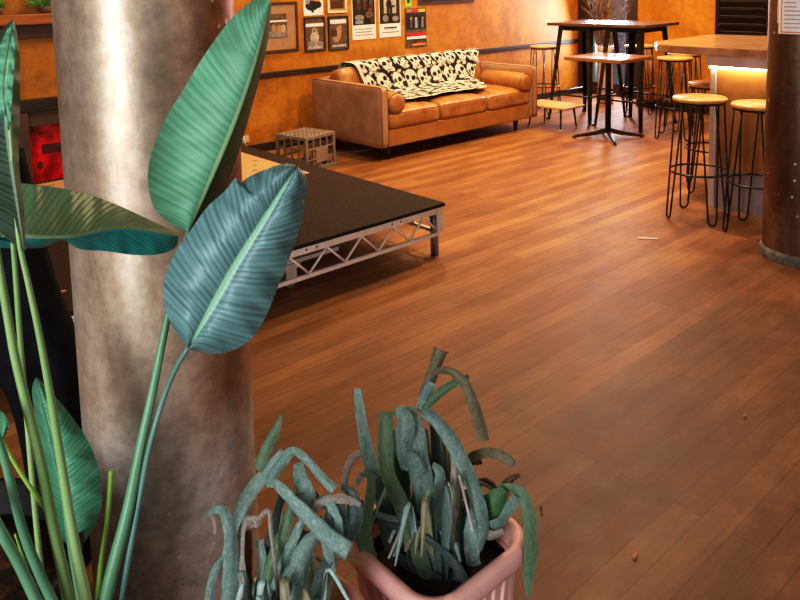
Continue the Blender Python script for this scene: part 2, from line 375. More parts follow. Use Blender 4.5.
ROOT = {}
def obj(name, bm, m, parent=None, smooth=None, world=True):
    """one mesh object; coordinates are those of the room, moved into the frame of the thing it belongs to"""
    if parent is not None and world:
        bmesh.ops.translate(bm, verts=bm.verts[:], vec=-ROOT[parent.name])
    me = bpy.data.meshes.new(name); bm.to_mesh(me); bm.free()
    for x in (m if isinstance(m, list) else [m]): me.materials.append(x)
    o = bpy.data.objects.new(name, me); COL.objects.link(o)
    if parent is not None: o.parent = parent; ROOT[o.name] = ROOT[parent.name]
    if smooth:
        for p in me.polygons: p.use_smooth = True
    return o
def tag(o, label, cat, group=None):
    o['label'] = label; o['category'] = cat
    if group: o['group'] = group
    return o
def thing(name, label, cat, loc, group=None):
    o = bpy.data.objects.new(name, None); o.empty_display_size = .1; COL.objects.link(o); o.location = Vector(loc)
    ROOT[o.name] = Vector(loc); return tag(o, label, cat, group)
def solo(name, bm, m, label, cat, loc, group=None, smooth=None):
    """a thing that is one mesh, its origin at its base"""
    bmesh.ops.translate(bm, verts=bm.verts[:], vec=-Vector(loc))
    o = obj(name, bm, m, None, smooth); o.location = Vector(loc); return tag(o, label, cat, group)
def struct(name, bm, m, parent=None, smooth=None):
    o = obj(name, bm, m, parent, smooth) if parent is None else obj(name, bm, m, parent, smooth)
    if parent is None: o['kind'] = 'structure'; ROOT[o.name] = Vector((0, 0, 0))
    return o
def dup(root, loc, rz, label, group=None):
    r = root.copy(); COL.objects.link(r); r.location = Vector(loc); r.rotation_euler = (0, 0, rz); r['label'] = label
    if group: r['group'] = group
    for ch in list(root.children):
        c = ch.copy(); COL.objects.link(c); c.parent = r
        for g in list(ch.children):
            d = g.copy(); COL.objects.link(d); d.parent = c
    return r
def kids(o): return [c for c in COL.objects if c.parent is o]

# ------------------------------------------------------------------ the room
WY = 5.98      # sofa wall
WX, DX = 7.92, 8.45   # wall behind the bar, and the deeper wall with the glass door
struct('floor', box(nb(), -4, 9.2, -4, 6.3, -.08, 0), MT['floor'])
struct('wall_sofa_side', box(nb(), -4, 9.2, WY, WY+.15, 0, 3.3), MT['wall'])
D0, D1, D2, D3 = 6.0, 5.79, 5.25, 5.08    # the doorway across the far wall
bm = nb(); box(bm, WX, WX+.55, -4, 4.80, 0, 3.3); struct('wall_bar_side', bm, MT['wall'])
bm = nb(); box(bm, DX, DX+.12, 4.7, D3-.02, 0, 3.3); box(bm, DX, DX+.12, D3-.02, WY, 2.25, 3.3); struct('wall_door_side', bm, MT['wall'])
struct('ceiling', box(nb(), -4, 9.2, -4, 6.3, 3.3, 3.4), MT['ceil'])
struct('wall_left_blocker', box(nb(), -4.1, -4, -4, 6.3, 0, 3.3), MT['brick'])  # unseen wall, added to keep world light out on the left
# dado rail and skirting
bm = nb(); box(bm, -4, 8.45, WY-.022, WY, .68, .73, .006); struct('trim_1', bm, MT['rail'])
bm = nb(); box(bm, WX-.02, WX, 2.0, 4.80, 0, .09, .004); struct('baseboard_bar_side', bm, MT['rail'])
bm = nb(); box(bm, 2.0, 8.45, WY-.018, WY, 0, .08, .004); struct('baseboard_sofa_side', bm, MT['rail'])
bm = nb(); box(bm, 6.05, 8.45, WY-.012, WY, 1.16, 1.2, .003)
# glass door in the far corner
bm = nb(); box(bm, DX-.06, DX+.12, D1, D0-.03, 0, 2.25, .005); box(bm, DX-.06, DX+.12, D3-.02, D2, 0, 2.25, .005)
box(bm, DX-.05, DX+.12, D2, D1, 2.15, 2.25); box(bm, DX-.02, DX+.10, D2, D1, 0, .16)
dr = struct('door_1', bm, MT['rail'])
obj('glass_pane', box(nb(), DX+.02, DX+.028, D2, D1, .16, 2.15), MT['glass'], dr)
bm = nb(); box(bm, DX+.0, DX+.05, D1-.05, D1, .16, 2.15); box(bm, DX, DX+.05, D2, D2+.03, .16, 2.15)
obj('door_stile', bm, MT['blueink'], dr)
# street side seen through the glass
struct('ground_outside', box(nb(), DX+.4, 16, 3, 14, -.08, -.01), MT['pave'])
struct('facade_outside', box(nb(), 12.5, 12.7, 4, 14, 0, 4), MT['outwall'])
# shutters behind the bar
a, b_ = onx(716, 30, WX), onx(771, 30, WX)
y1, y0, zb = a.y, b_.y, .862
bm = nb(); fr = .04
box(bm, WX-.03, WX, y0-.01, y0+fr, zb, 1.75, .004); box(bm, WX-.03, WX, y1-fr, y1, zb, 1.75, .004); box(bm, WX-.03, WX, y0, y1, zb-.03, zb+.02, .004); box(bm, WX-.03, WX, y0, y1, 1.72, 1.78, .004)
wn = struct('window_1', bm, MT['shutter'])
obj('shutter_back', box(nb(), WX-.008, WX, y0+fr, y1-fr, zb, 1.72), MT['shutter'], wn)
bm = nb()
for k in range(11): box(bm, WX-.022, WX-.016, y0+fr, y1-fr, zb+.065+k*.083, zb+.135+k*.083, .001, 1, rot=Matrix.Rotation(RAD(-22), 3, 'Y'))
obj('shutter_slat', bm, MT['shutter'], wn)
bm = nb()
for k in range(11): box(bm, WX-.031, WX-.024, y0+fr+.03, y1-fr-.01, zb+.062+k*.083, zb+.0665+k*.083, .001, 1)
obj('slat_edge', bm, MT['slatedge'], wn)
obj('window_frame', box(nb(), WX-.04, WX, y0-.04, y0-.005, zb-.03, 1.78, .003), MT['framewood'], wn)

# ------------------------------------------------------------------ columns
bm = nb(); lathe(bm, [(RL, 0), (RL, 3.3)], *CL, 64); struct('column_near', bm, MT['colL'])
t = thing('column', 'dark speckled round column with a notice pasted on it, beside the bar', 'column', (CR[0], CR[1], 0))
bm = nb(); lathe(bm, [(.197, .0), (.197, 3.3)], *CR, 64); obj('shaft', bm, MT['colR'], t)
bm = nb(); lathe(bm, [(.21, 0), (.212, .035), (.205, .05), (.197, .055)], *CR, 64); obj('foot_ring', bm, MT['cement'], t)

# notice on the far column
def curved(bm, r, a0, a1, z0, z1, c, n=10, mi=0):
    pr = []
    for k in range(n+1):
        a = a0+(a1-a0)*k/n; pr.append([bm.verts.new((c[0]+r*math.cos(a), c[1]+r*math.sin(a), z)) for z in (z0, z1)])
    for A, B in zip(pr, pr[1:]):
        f = bm.faces.new((A[0], B[0], B[1], A[1])); f.material_index = mi; f.smooth = True
def col_angle(x, y, c, r):   # where a sight line meets the column
    d = ray(x, y); dx, dy = d.x, d.y; A = dx*dx+dy*dy; B = -2*(dx*c[0]+dy*c[1]); C = c[0]**2+c[1]**2-r*r
    s = (-B-math.sqrt(max(0, B*B-4*A*C)))/(2*A); P = EYE+d*s
    return math.atan2(P.y-c[1], P.x-c[0]), P.z
aL, zB = col_angle(778.5, 33.5, CR, .198); aR = aL+1.06
tp = thing('notice', 'white printed notice with red border pasted on dark speckled column', 'notice', (CR[0]+.2*math.cos(aL+.5), CR[1]+.2*math.sin(aL+.5), zB))
bm = nb(); curved(bm, .1995, aL, aR, zB, 1.50, CR); obj('sheet', bm, MT['noticepaper'], tp)
bm = nb(); curved(bm, .2002, aL+.07, aL+.10, zB+.008, 1.49, CR); curved(bm, .2002, aL+.07, aR-.07, zB+.006, zB+.012, CR); obj('border', bm, MT['orangeink'], tp)
bm = nb(); curved(bm, .1993, aL-.055, aL+.02, zB+.055, 1.50, CR, 4); obj('backing_strip', bm, MT['cream'], tp)
bm = nb(); rnd = random.Random(3)
for k in range(12):
    z = zB+.03+k*.021; curved(bm, .2002, aL+.16, aL+.16+rnd.uniform(.3, .75), z, z+.006, CR, 6, k % 4 == 1)
obj('printed_lines', bm, [MT['lineink'], MT['pinkink']], tp)

# ------------------------------------------------------------------ pictures on the sofa wall
def quad(bm, x0, x1, z0, z1, y, mi): poly(bm, [(x0, y, z0), (x1, y, z0), (x1, y, z1), (x0, y, z1)], mi)
def ell(bm, cx, cz, rx, rz, y, mi, n=14): poly(bm, [(cx+rx*math.cos(2*math.pi*k/n), y, cz+rz*math.sin(2*math.pi*k/n)) for k in range(n)], mi)
PAL = ['paper', 'cream', 'ink', 'grey', 'sepia', 'tan', 'pale', 'redink', 'yellowink', 'orangeink', 'blueink', 'greenink', 'brownframe']
PI = {k: i for i, k in enumerate(PAL)}
def picture(name, label, x0, x1, z0, z1, frame, art, base, group=None, d=.018, fw_=.012):
    t = thing(name, label, 'picture' if frame else 'poster', ((x0+x1)/2, WY, z0), group)
    yb = WY-(d if frame else .004)
    if frame:
        bm = nb()
        box(bm, x0, x1, yb, WY, z0, z0+fw_, .002); box(bm, x0, x1, yb, WY, z1-fw_, z1, .002)
        box(bm, x0, x0+fw_, yb, WY, z0+fw_, z1-fw_, .002); box(bm, x1-fw_, x1, yb, WY, z0+fw_, z1-fw_, .002)
        obj('frame', bm, MT[frame], t); x0 += fw_; x1 -= fw_; z0 += fw_; z1 -= fw_; yb = WY-d*.55
    bm = nb(); box(bm, x0, x1, yb, WY, z0, z1, mi=PI[base])
    for i, a in enumerate(art):
        y = yb-.0006*(i+1); W, Hh = x1-x0, z1-z0
        if a[0] == 'q': quad(bm, x0+a[1]*W, x0+a[2]*W, z0+a[3]*Hh, z0+a[4]*Hh, y, PI[a[5]])
        else: ell(bm, x0+a[1]*W, z0+a[2]*Hh, a[3]*W, a[4]*Hh, y, PI[a[5]])
    obj('print', bm, [MT[k] for k in PAL], t); return t
def wx(x, y): return ony(x, y, WY-.01).x
def wz(x, y): return ony(x, y, WY-.01).z
g = 'small framed prints above the sofa end'
picture('framed_picture', 'large brown framed print in wide tan mount, half behind the big leaf', wx(256, 30), wx(298, 30), wz(278, 52.5), wz(280, 2), 'brownframe',
        [('q', .24, .76, .26, .80, 'sepia'), ('q', .24, .76, .62, .66, 'paper'), ('q', .26, .74, .28, .42, 'grey'), ('e', .40, .48, .07, .09, 'tan'), ('e', .55, .46, .08, .1, 'tan'), ('e', .66, .47, .06, .09, 'pale')], 'tan', fw_=.025)
picture('framed_print', 'black framed print of a pale seated figure, next to the large tan picture', wx(304.5, 33), wx(325, 33), wz(314, 51.5), wz(314, 17), 'ink',
        [('q', 0, 1, .74, .84, 'paper'), ('e', .48, .60, .14, .10, 'pale'), ('e', .48, .40, .24, .20, 'pale'), ('q', .1, .9, .04, .22, 'pale'), ('e', .3, .2, .2, .09, 'grey'), ('e', .75, .2, .2, .08, 'grey'), ('e', .48, .62, .06, .05, 'sepia')], 'sepia', g)
picture('framed_print', 'black framed brown print with a leaning figure, beside the tall band posters', wx(328.5, 33), wx(348.5, 33), wz(338, 50), wz(338, 16), 'ink',
        [('q', .06, .94, .80, .93, 'paper'), ('e', .5, .52, .16, .2, 'tan'), ('e', .36, .36, .2, .16, 'tan'), ('e', .58, .68, .09, .07, 'tan'), ('q', .1, .9, .06, .14, 'pale'), ('q', .1, .4, .4, .6, 'brownframe')], 'sepia', g)
picture('poster', 'white poster with a dark bird and orange splash, at the top of the wall', wx(304, 8), wx(323.5, 8), wz(313, 15.5), wz(313, -14), None,
        [('e', .5, .55, .36, .24, 'orangeink'), ('e', .42, .34, .34, .18, 'ink'), ('e', .72, .36, .2, .12, 'ink'), ('e', .2, .50, .12, .12, 'blueink'), ('q', .4, .5, .1, .2, 'ink')], 'paper')
picture('framed_print', 'plain brown print with cream border, top row of the wall', wx(327.5, 6), wx(346.5, 6), wz(336, 13), wz(336, -14), 'cream',
        [('q', .08, .92, .1, .48, 'brownframe'), ('q', .08, .92, .48, .9, 'tan')], 'tan', g, fw_=.02)
picture('band_poster', 'black band poster with white text strip below, nearer the framed prints', wx(352.5, 20), wx(376, 20), wz(364, 39.5), wz(364, -22), None,
        [('q', .03, .97, .24, .99, 'ink'), ('e', .28, .60, .07, .05, 'sepia'), ('e', .28, .54, .1, .06, 'brownframe'), ('e', .54, .62, .06, .04, 'sepia'), ('e', .54, .55, .09, .07, 'brownframe'), ('e', .80, .60, .07, .05, 'sepia'), ('e', .80, .52, .1, .07, 'brownframe'), ('e', .3, .36, .2, .05, 'grey'), ('q', .12, .45, .26, .31, 'blueink'), ('e', .72, .40, .18, .06, 'sepia'), ('q', .66, .82, .475, .495, 'redink'), ('q', .75, .93, .27, .33, 'brownframe'), ('q', .1, .9, .17, .178, 'sepia'), ('q', .1, .8, .12, .128, 'sepia'), ('q', .1, .85, .07, .078, 'sepia')], 'paper', 'white footed band posters')
picture('band_poster', 'black and white poster of a standing guitarist shape, white text strip below', wx(379.5, 19), wx(401, 19), wz(390, 37), wz(390, -22), None,
        [('q', .03, .97, .23, .99, 'ink'), ('q', .22, .80, .40, .92, 'pale'), ('e', .46, .66, .07, .035, 'ink'), ('e', .46, .56, .13, .085, 'ink'), ('e', .62, .52, .12, .02, 'ink'), ('e', .41, .44, .06, .10, 'ink'), ('e', .55, .43, .06, .10, 'ink'), ('e', .28, .32, .14, .06, 'grey'), ('e', .74, .31, .15, .05, 'grey'), ('q', .2, .8, .15, .17, 'ink'), ('q', .1, .9, .08, .09, 'sepia')], 'paper', 'white footed band posters')
picture('band_poster', 'dark poster of standing people above red and white bands, below a green flyer', wx(405.5, 28), wx(427, 28), wz(416, 47.5), wz(416, 8), None,
        [('q', .03, .97, .46, .88, 'ink'), ('q', .35, .6, .89, .97, 'redink'), ('q', .62, .94, .9, .97, 'yellowink'), ('q', .08, .3, .9, .97, 'tan'), ('e', .5, .72, .06, .05, 'pale'), ('q', .44, .58, .5, .68, 'blueink'), ('q', .22, .32, .52, .7, 'sepia'), ('e', .27, .74, .05, .04, 'tan'), ('q', .74, .84, .5, .7, 'grey'), ('e', .8, .74, .05, .04, 'tan'), ('q', .05, .95, .31, .38, 'redink'), ('q', .05, .95, .22, .29, 'paper'), ('q', .3, .95, .14, .19, 'brownframe'), ('q', .3, .9, .05, .10, 'orangeink'), ('q', .5, .8, .11, .14, 'redink')], 'sepia')
picture('flyer', 'bright green flyer at the top of the wall, over the dark poster', wx(405.5, 3), wx(412, 3), wz(408, 6.8), wz(408, -12), None, [('q', .3, .7, .2, .6, 'ink')], 'greenink')
picture('framed_board', 'dark framed board at the top of the wall above the sofa', wx(418.5, 2), wx(474, 2), wz(425, 4.3), wz(425, -30), 'brownframe', [('q', .03, .97, .05, .96, 'ink'), ('q', .28, .285, .05, .9, 'grey')], 'ink', fw_=.02)
# wall outlet
so = thing('power_outlet', 'cream double power outlet low on the orange wall', 'outlet', tuple(ony(243, 141, WY)))
p = ony(243, 140, WY); bm = nb(); box(bm, p.x-.06, p.x+.055, WY-.012, WY, p.z-.03, p.z+.035, .004); obj('face_plate', bm, MT['plug'], so)
bm = nb(); box(bm, p.x-.02, p.x+.01, WY-.045, WY-.012, p.z-.025, p.z+.012, .005); tube(bm, spline([(p.x-.005, WY-.04, p.z-.02), (p.x+.02, WY-.05, p.z-.07), (p.x+.05, WY-.04, .004)], 12), .004); obj('plug', bm, MT['plug'], so)

# ------------------------------------------------------------------ fireplace
FY = 5.72
def fx(x, y, Y=FY): return ony(x, y, Y).x
def fz(x, y, Y=FY): return ony(x, y, Y).z
ft = thing('fireplace', 'ochre chimney breast with timber mantel and dark fireplace surround', 'fireplace', (1.3, WY, 0))
X0, X1 = -.2, 2.16; zm1, zm0 = fz(30, 13.5), fz(30, 27)
zl1, zl0 = fz(40, 98), fz(40, 111)
ox0, ox1 = fx(27, 120), 2.02; zi = fz(45, 125)
bm = nb(); box(bm, X0, X1, FY, WY, zl1, 1.9); obj('chimney_breast', bm, MT['wall'], ft)
bm = nb(); box(bm, X0-.05, X1+.06, FY-.14, FY, zm0+.02, zm1, .008); obj('mantel_shelf', bm, MT['mantel'], ft)
bm = nb(); box(bm, X0-.03, X1+.03, FY-.05, FY, fz(40, 38), zm0+.02, .006); obj('mantel_moulding', bm, MT['dimwood'], ft)
bm = nb(); box(bm, X0, X1, FY-.04, WY, zl0, zl1, .006); obj('lintel', bm, MT['rail'], ft)
bm = nb(); box(bm, ox0-.12, ox0, FY-.04, WY, 0, zl0, .006); obj('jamb', bm, MT['dimwood'], ft)
bm = nb(); box(bm, ox1, ox1+.12, FY-.04, WY, 0, zl0, .006); obj('jamb', bm, MT['dimwood'], ft)
bm = nb(); box(bm, ox0, ox1, FY-.0, WY, zi, zl0); obj('firebox_header', bm, MT['dimwood'], ft)
# the red panel set in the opening
rt = thing('red_panel', 'glowing red mottled panel standing in the fireplace opening', 'panel', ((ox0+ox1)/2, FY+.1, 0))
bm = nb(); box(bm, ox0+.005, ox1-.005, FY+.08, FY+.1, 0, zi, .003); obj('board', bm, MT['redpanel'], rt)
rnd = random.Random(5); cx = (ox0+fx(66, 150, FY+.08))/2
bm = nb(); box(bm, cx-.03, cx+.12, FY+.076, FY+.08, .33, .40, .001, 1); obj('dark_mark', bm, MT['redspot'], rt)
bm = nb(); ell(bm, cx-.05, .25, .02, .03, FY+.078, 0); obj('dark_mark', bm, MT['redspot'], rt)
# plants on the mantel
def shrub(name, label, p, r, n, seed):
    rnd = random.Random(seed); t = thing(name, label, 'plant', p, 'green plants on the mantel')
    bm = nb(); lathe(bm, [(.0, 0), (.035, 0), (.045, .05), (.04, .05), (0, .045)], seg=16)
    bmesh.ops.translate(bm, verts=bm.verts[:], vec=Vector(p)); obj('pot', bm, MT['claypot'], t)
    bm = nb()
    for k in range(n):
        a = rnd.uniform(0, 6.28); e = rnd.uniform(-.2, 1.2); L = r*rnd.uniform(.6, 1)
        d = Vector((math.cos(a)*math.cos(e), math.sin(a)*math.cos(e)*.33, math.sin(e)*.7)); b0 = Vector(p)+Vector((0, 0, .05)); tip = b0+d*L+Vector((0, 0, .01))
        s = d.cross(Vector((rnd.uniform(-1, 1), rnd.uniform(-1, 1), rnd.uniform(-1, 1)))).normalized()*rnd.uniform(.012, .02); md = b0+d*L*.6+Vector((0, 0, .02))
        poly(bm, [b0, md+s, tip]); poly(bm, [b0, tip, md-s])
    obj('foliage', bm, MT['shrub'], t)
pz = zm1
shrub('potted_plant', 'small spreading green plant on the mantel beside the column', (fx(45, 8, FY-.07), FY-.07, pz), .17, 130, 1)
shrub('potted_plant', 'small green plant at the far end of the mantel', (fx(-4, 9, FY-.07), FY-.07, pz), .09, 60, 2)

# ------------------------------------------------------------------ stage
SX0, SX1, SY0, SY1, SZ = -.45, 2.83, 2.90, 5.08, .300
st = thing('stage_platform', 'low black carpeted stage platform on pale metal truss frame', 'stage', ((SX0+SX1)/2, (SY0+SY1)/2, 0))
bm = nb(); box(bm, SX0, SX1, SY0, SY1, SZ-.018, SZ, .004); obj('deck', bm, MT['carpet'], st)
bm = nb(); e = .006
box(bm, SX0-e, SX1+e, SY0-e, SY0, SZ-.02, SZ-.001); box(bm, SX0-e, SX1+e, SY1, SY1+e, SZ-.02, SZ-.001); box(bm, SX1, SX1+e, SY0, SY1, SZ-.02, SZ-.001); box(bm, SX0-e, SX0, SY0, SY1, SZ-.02, SZ-.001)
obj('edge_strip', bm, MT['edge'], st)
def truss(p0, p1, nrm, n):
    p0, p1 = Vector(p0), Vector(p1); d = p1-p0; al = abs(d.x) > abs(d.y)
    def bar(z0, z1, th=.022):
        b = nb()
        if al: box(b, p0.x, p1.x, min(p0.y, p0.y+nrm*th), max(p0.y, p0.y+nrm*th), z0, z1, .003)
        else: box(b, min(p0.x, p0.x+nrm*th), max(p0.x, p0.x+nrm*th), p0.y, p1.y, z0, z1, .003)
        return b
    obj('top_rail', bar(SZ-.058, SZ-.02), MT['alu'], st); obj('bottom_rail', bar(.118, .138, .02), MT['alu'], st)
    b = nb(); off = Vector((0, nrm*.011, 0)) if al else Vector((nrm*.011, 0, 0)); pts = []
    for k in range(2*n+1):
        q = p0.lerp(p1, k/(2*n))+off; pts.append(Vector((q.x, q.y, SZ-.058 if k % 2 else .137)))
    for A, B in zip(pts, pts[1:]): tube(b, [A, B], .0062, 8)
    obj('lattice', b, MT['alu'], st)
    L = d.length; m = max(2, int(L/.5))
    for k in range(m):
        for s in (-.03, .03):
            q = p0.lerp(p1, (k+.42)/m+s/L); b = nb()
            if al: tube(b, [(q.x, q.y+.002*nrm, SZ-.038), (q.x, q.y-.0015*nrm, SZ-.038)], .005, 10)
            else: tube(b, [(q.x+.002*nrm, q.y, SZ-.038), (q.x-.0015*nrm, q.y, SZ-.038)], .005, 10)
            obj('bolt_hole', b, MT['hole'], st)
truss((SX0+.03, SY0+.004, 0), (SX1-.03, SY0+.004, 0), 1, 15)
truss((SX1-.004, SY0+.03, 0), (SX1-.004, SY1-.03, 0), -1, 10)
truss((SX0+.004, SY0+.03, 0), (SX0+.004, SY1-.03, 0), 1, 10)
for x in (SX0+.035, 1.19, SX1-.035):
    for y in (SY0+.04, SY1-.04):
        if x == 1.19 and y < 4: y += .5
        b = nb(); lathe(b, [(0, 0), (.023, 0), (.023, .26), (0, .26)], x, y, 20); obj('leg', b, MT['steel'], st)
for x, sx in ((SX1, 1), (SX0, -1)):
    b = nb(); box(b, x-.05 if sx > 0 else x-.002, x+.002 if sx > 0 else x+.05, SY0-.001, SY0+.012, .135, SZ-.02, .002); box(b, x-.004, x+.003, SY0, SY0+.04, .135, SZ-.02, .002)
    obj('corner_plate', b, MT['alu'], st)
q = onz(296, 290, 0); q.y = 3.13
b = nb(); tube(b, [(q.x, q.y-.014, .035), (q.x, q.y+.014, .035)], .035, 20); cs = obj('caster_wheel', b, MT['caster'], st)
b = nb(); box(b, q.x-.03, q.x+.03, q.y-.022, q.y-.017, .03, .1); box(b, q.x-.03, q.x+.03, q.y+.017, q.y+.022, .03, .1); box(b, q.x-.05, q.x+.05, q.y-.03, q.y+.03, .1, .125); box(b, q.x-.3, q.x+.3, q.y-.015, q.y+.015, .118, .138)
obj('caster_fork', b, MT['alu'], cs)
# plywood sheet on the stage
pt = thing('plywood_sheet', 'pale plywood sheet with small dark slots lying on the black stage', 'board', (1.8, 4.55, SZ))
bm = nb(); box(bm, .75, 2.68, 3.98, 4.99, SZ, SZ+.008, .001, 1); obj('sheet', bm, MT['ply'], pt)
bm = nb(); rnd = random.Random(9)
for i in range(13):
    for j in range(8):
        x = .85+i*.145+(j % 2)*.07; y = 4.05+j*.12
        if x < 2.6: box(bm, x, x+.035, y, y+.012, SZ+.008, SZ+.0088)
obj('slots', bm, MT['slot'], pt)

# ------------------------------------------------------------------ milk crate (upside down)
CP = Vector((3.475, 5.20, 0))
ct = thing('milk_crate', 'grey brown plastic milk crate upside down on the floor behind the stage', 'crate', CP)
ct.rotation_euler = (0, 0, RAD(12))
w, hh = .165, .285
def lb(f, name, m, par=ct):
    b = nb(); f(b); return obj(name, b, MT[m], par, world=False)
def _frame(b):
    for sx in (-1, 1):
        for sy in (-1, 1): box(b, sx*w-.012, sx*w+.012, sy*w-.012, sy*w+.012, 0, hh, .004)
    for z0, z1 in ((0, .028), (.09, .102), (.175, .188), (.262, hh)):
        for s in (-1, 1):
            box(b, -w, w, s*w-.007, s*w+.007, z0, z1, .002); box(b, s*w-.007, s*w+.007, -w, w, z0, z1, .002)
    for s in (-1, 1):
        for k in (-.5, 0, .5):
            box(b, k*2*w*.5-.007+0, k*w+.007, s*w-.005, s*w+.005, 0, hh, .002); box(b, s*w-.005, s*w+.005, k*w-.007, k*w+.007, 0, hh, .002)
lb(_frame, 'side_lattice', 'crate')
def _top(b):
    box(b, -w-.008, w+.008, -w-.008, w+.008, hh-.004, hh+.004, .003)
    for k in range(-3, 4): box(b, -w, w, k*.048-.005, k*.048+.005, hh+.002, hh+.009, .002); box(b, k*.048-.005, k*.048+.005, -w, w, hh+.002, hh+.009, .002)
lb(_top, 'base_grid', 'crate')
lb(lambda b: box(b, -.06, .08, -w-.011, -w-.004, .06, .175, .003), 'solid_badge', 'cratesolid')
lb(lambda b: [box(b, s*w-.02, s*w+.02, -w-.02, -w+.02, 0, .02, .004) for s in (-1, 1)], 'rim_foot', 'crate')

# ------------------------------------------------------------------ sofa
sx0, sx1, sy0, sy1 = 3.965, 6.045, 4.79, 5.81
sf = thing('leather_sofa', 'worn tan leather three seat sofa with dark legs against the orange wall', 'sofa', ((sx0+sx1)/2, (sy0+sy1)/2, 0))
AW = .09
for k, (a0, a1) in enumerate(((sx0, sx0+AW), (sx1-AW, sx1))):
    bm = nb(); puff(bm, a0, a1, sy0, sy1, .12, .65, .028, 0, 10); am = obj('arm', bm, MT['leather3'], sf)
    bm = nb()
    for xx in (a0+.012, a1-.012):
        bm = nb(); tube(bm, [(xx, sy0+.004, .13), (xx, sy0+.003, .63), (xx, sy0+.02, .644), (xx, sy1-.03, .646)], .004, 6); obj('piping', bm, MT['seam'], am)
bm = nb(); box(bm, sx0+AW-.01, sx1-AW+.01, sy0+.03, sy1-.02, .12, .275, .015, 3); obj('base', bm, MT['leather'], sf, smooth=False)
bm = nb(); puff(bm, sx0+AW-.01, sx1-AW+.01, sy1-.17, sy1, .12, .66, .03, 0, 8); obj('back', bm, MT['leather3'], sf)
cw = (sx1-sx0-2*AW)/3
for k in range(3):
    x = sx0+AW+k*cw
    bm = nb(); puff(bm, x+.003, x+cw-.003, sy0+.015, sy1-.30, .265, .425, .045, .03, 16, .004); cu = obj('seat_cushion', bm, MT['leather2'], sf)
    bm = nb(); tube(bm, [(x+.03, sy0+.024, .405), (x+cw-.03, sy0+.024, .405)], .004, 6); obj('piping', bm, MT['seam'], cu); bm = nb(); tube(bm, [(x+.03, sy0+.024, .29), (x+cw-.03, sy0+.024, .29)], .004, 6); obj('piping', bm, MT['seam'], cu)
rotb = Matrix.Rotation(RAD(-14), 4, 'X')
for k in range(3):
    x = sx0+AW+k*cw
    bm = nb(); puff(bm, x+.004, x+cw-.004, -.10, .10, 0, .35, .06, .02, 12)
    bmesh.ops.transform(bm, matrix=Matrix.Translation((0, sy1-.30, .385)) @ rotb, verts=bm.verts[:]); obj('back_cushion', bm, MT['leather2'], sf)
for x in (sx0+.17, sx1-.21):
    for y in (sy0+.12, sy1-.16):
        bm = nb(); lathe(bm, [(0, 0), (.017, 0), (.028, .125), (0, .125)], x, y, 16); obj('leg', bm, MT['legwood'], sf)
def bolster(x, label, r):
    z = .412+r
    t = thing('bolster_cushion', label, 'cushion', (x, sy0+.32, .437), 'bolster cushions at the sofa arms')
    bm = nb(); y0, y1 = sy0-.005, sy0+.60
    prof = [(0, 0), (r*.55, .0), (r*.86, .012), (r, .045), (r*1.03, .29), (r, .535), (r*.86, .568), (r*.55, .58), (0, .58)]
    lathe(bm, prof, seg=28); bmesh.ops.rotate(bm, verts=bm.verts[:], cent=(0, 0, 0), matrix=Matrix.Rotation(RAD(-90), 3, 'X'))
    bmesh.ops.translate(bm, verts=bm.verts[:], vec=(x, y0, z-.012)); obj('cover', bm, MT['leather'], t)
    for yy in (y0+.02, y1-.02):
        bm = nb(); tube(bm, [(x+r*.95*math.cos(a*.2244), yy, z-.012+r*.95*math.sin(a*.2244)) for a in range(28)], .004, 6, True)
        obj('piping', bm, MT['seam'], t)
bolster(sx0+AW+.10, 'round tan leather bolster against the sofa arm beside the milk crate end', .094)
bolster(sx1-AW-.085, 'round tan leather bolster against the sofa arm beside the low wooden stool', .095)

# skull throw: drawn point by point into the mesh colours of the cloth
def skull_value(u, v):
    cs_ = .172; best = 0
    row = math.floor(v/cs_)
    for dr_ in (-1, 0, 1):
        rr = row+dr_; base = .5*cs_ if rr % 2 else 0
        cc = math.floor((u-base)/cs_)
        for dc in (-1, 0, 1):
            rnd = random.Random(rr*131+(cc+dc)*17+5)
            cx = base+(cc+dc+.5)*cs_+rnd.uniform(-.012, .012); cy = (rr+.5)*cs_+rnd.uniform(-.012, .012); an = rnd.uniform(-.9, .9)
            du, dv = u-cx, v-cy; x = (du*math.cos(an)+dv*math.sin(an))/.078; y = (-du*math.sin(an)+dv*math.cos(an))/.078
            head = (x/0.93)**2+((y-.18)/.9)**2 < 1; jaw = abs(x) < .52 and -1.12 < y < -.3
            if head or jaw:
                val = 1
                for s in (-1, 1):
                    if ((x-s*.40)/.30)**2+((y-.02)/.30)**2 < 1: val = 0
                if abs(x) < .13*(1-(y+.5)/.3) and -.55 < y < -.25: val = 0
                if y < -.68 and (abs((x*3.2) % 1-.5) > .40 or abs(y+.9) < .035): val = 0
                if (x/0.93)**2+((y-.18)/.9)**2 > .80: val = 0 if y > -.3 else val
                return val
    w1 = math.sin(u*70+math.sin(v*55)*1.6)+math.sin(v*83+u*21)
    return 1 if w1 > .75 else 0
def throw_pt(u, v):
    # u along the sofa, v from the rear top edge over the back cushion and down onto the seat
    xt0, xt1 = 4.22, 5.99; xb0, xb1 = 4.40, 5.45
    s = v
    path = [(5.74, .60), (5.70, .755), (5.57, .785), (5.475, .75), (5.43, .62), (5.375, .51), (5.29, .495), (5.1, .49), (4.95, .478)]
    P = spline([(0, a, b) for a, b in path], 60); q = P[min(59, int(s*59))].lerp(P[min(59, int(s*59)+1)], s*59-int(s*59))
    x0 = xt0+(xb0-xt0)*max(0, (s-.25)/.75); x1 = xt1+(xb1-xt1)*max(0, (s-.25)/.75)
    x = x0+(x1-x0)*u
    rip = .007*math.sin(x*19+s*3)+.005*math.sin(x*43-s*5)
    hem = .02*math.sin(u*9)*s**6
    return Vector((x, q.y-rip-.003-hem, q.z+rip*.6+.012))
NU, NV = 230, 110
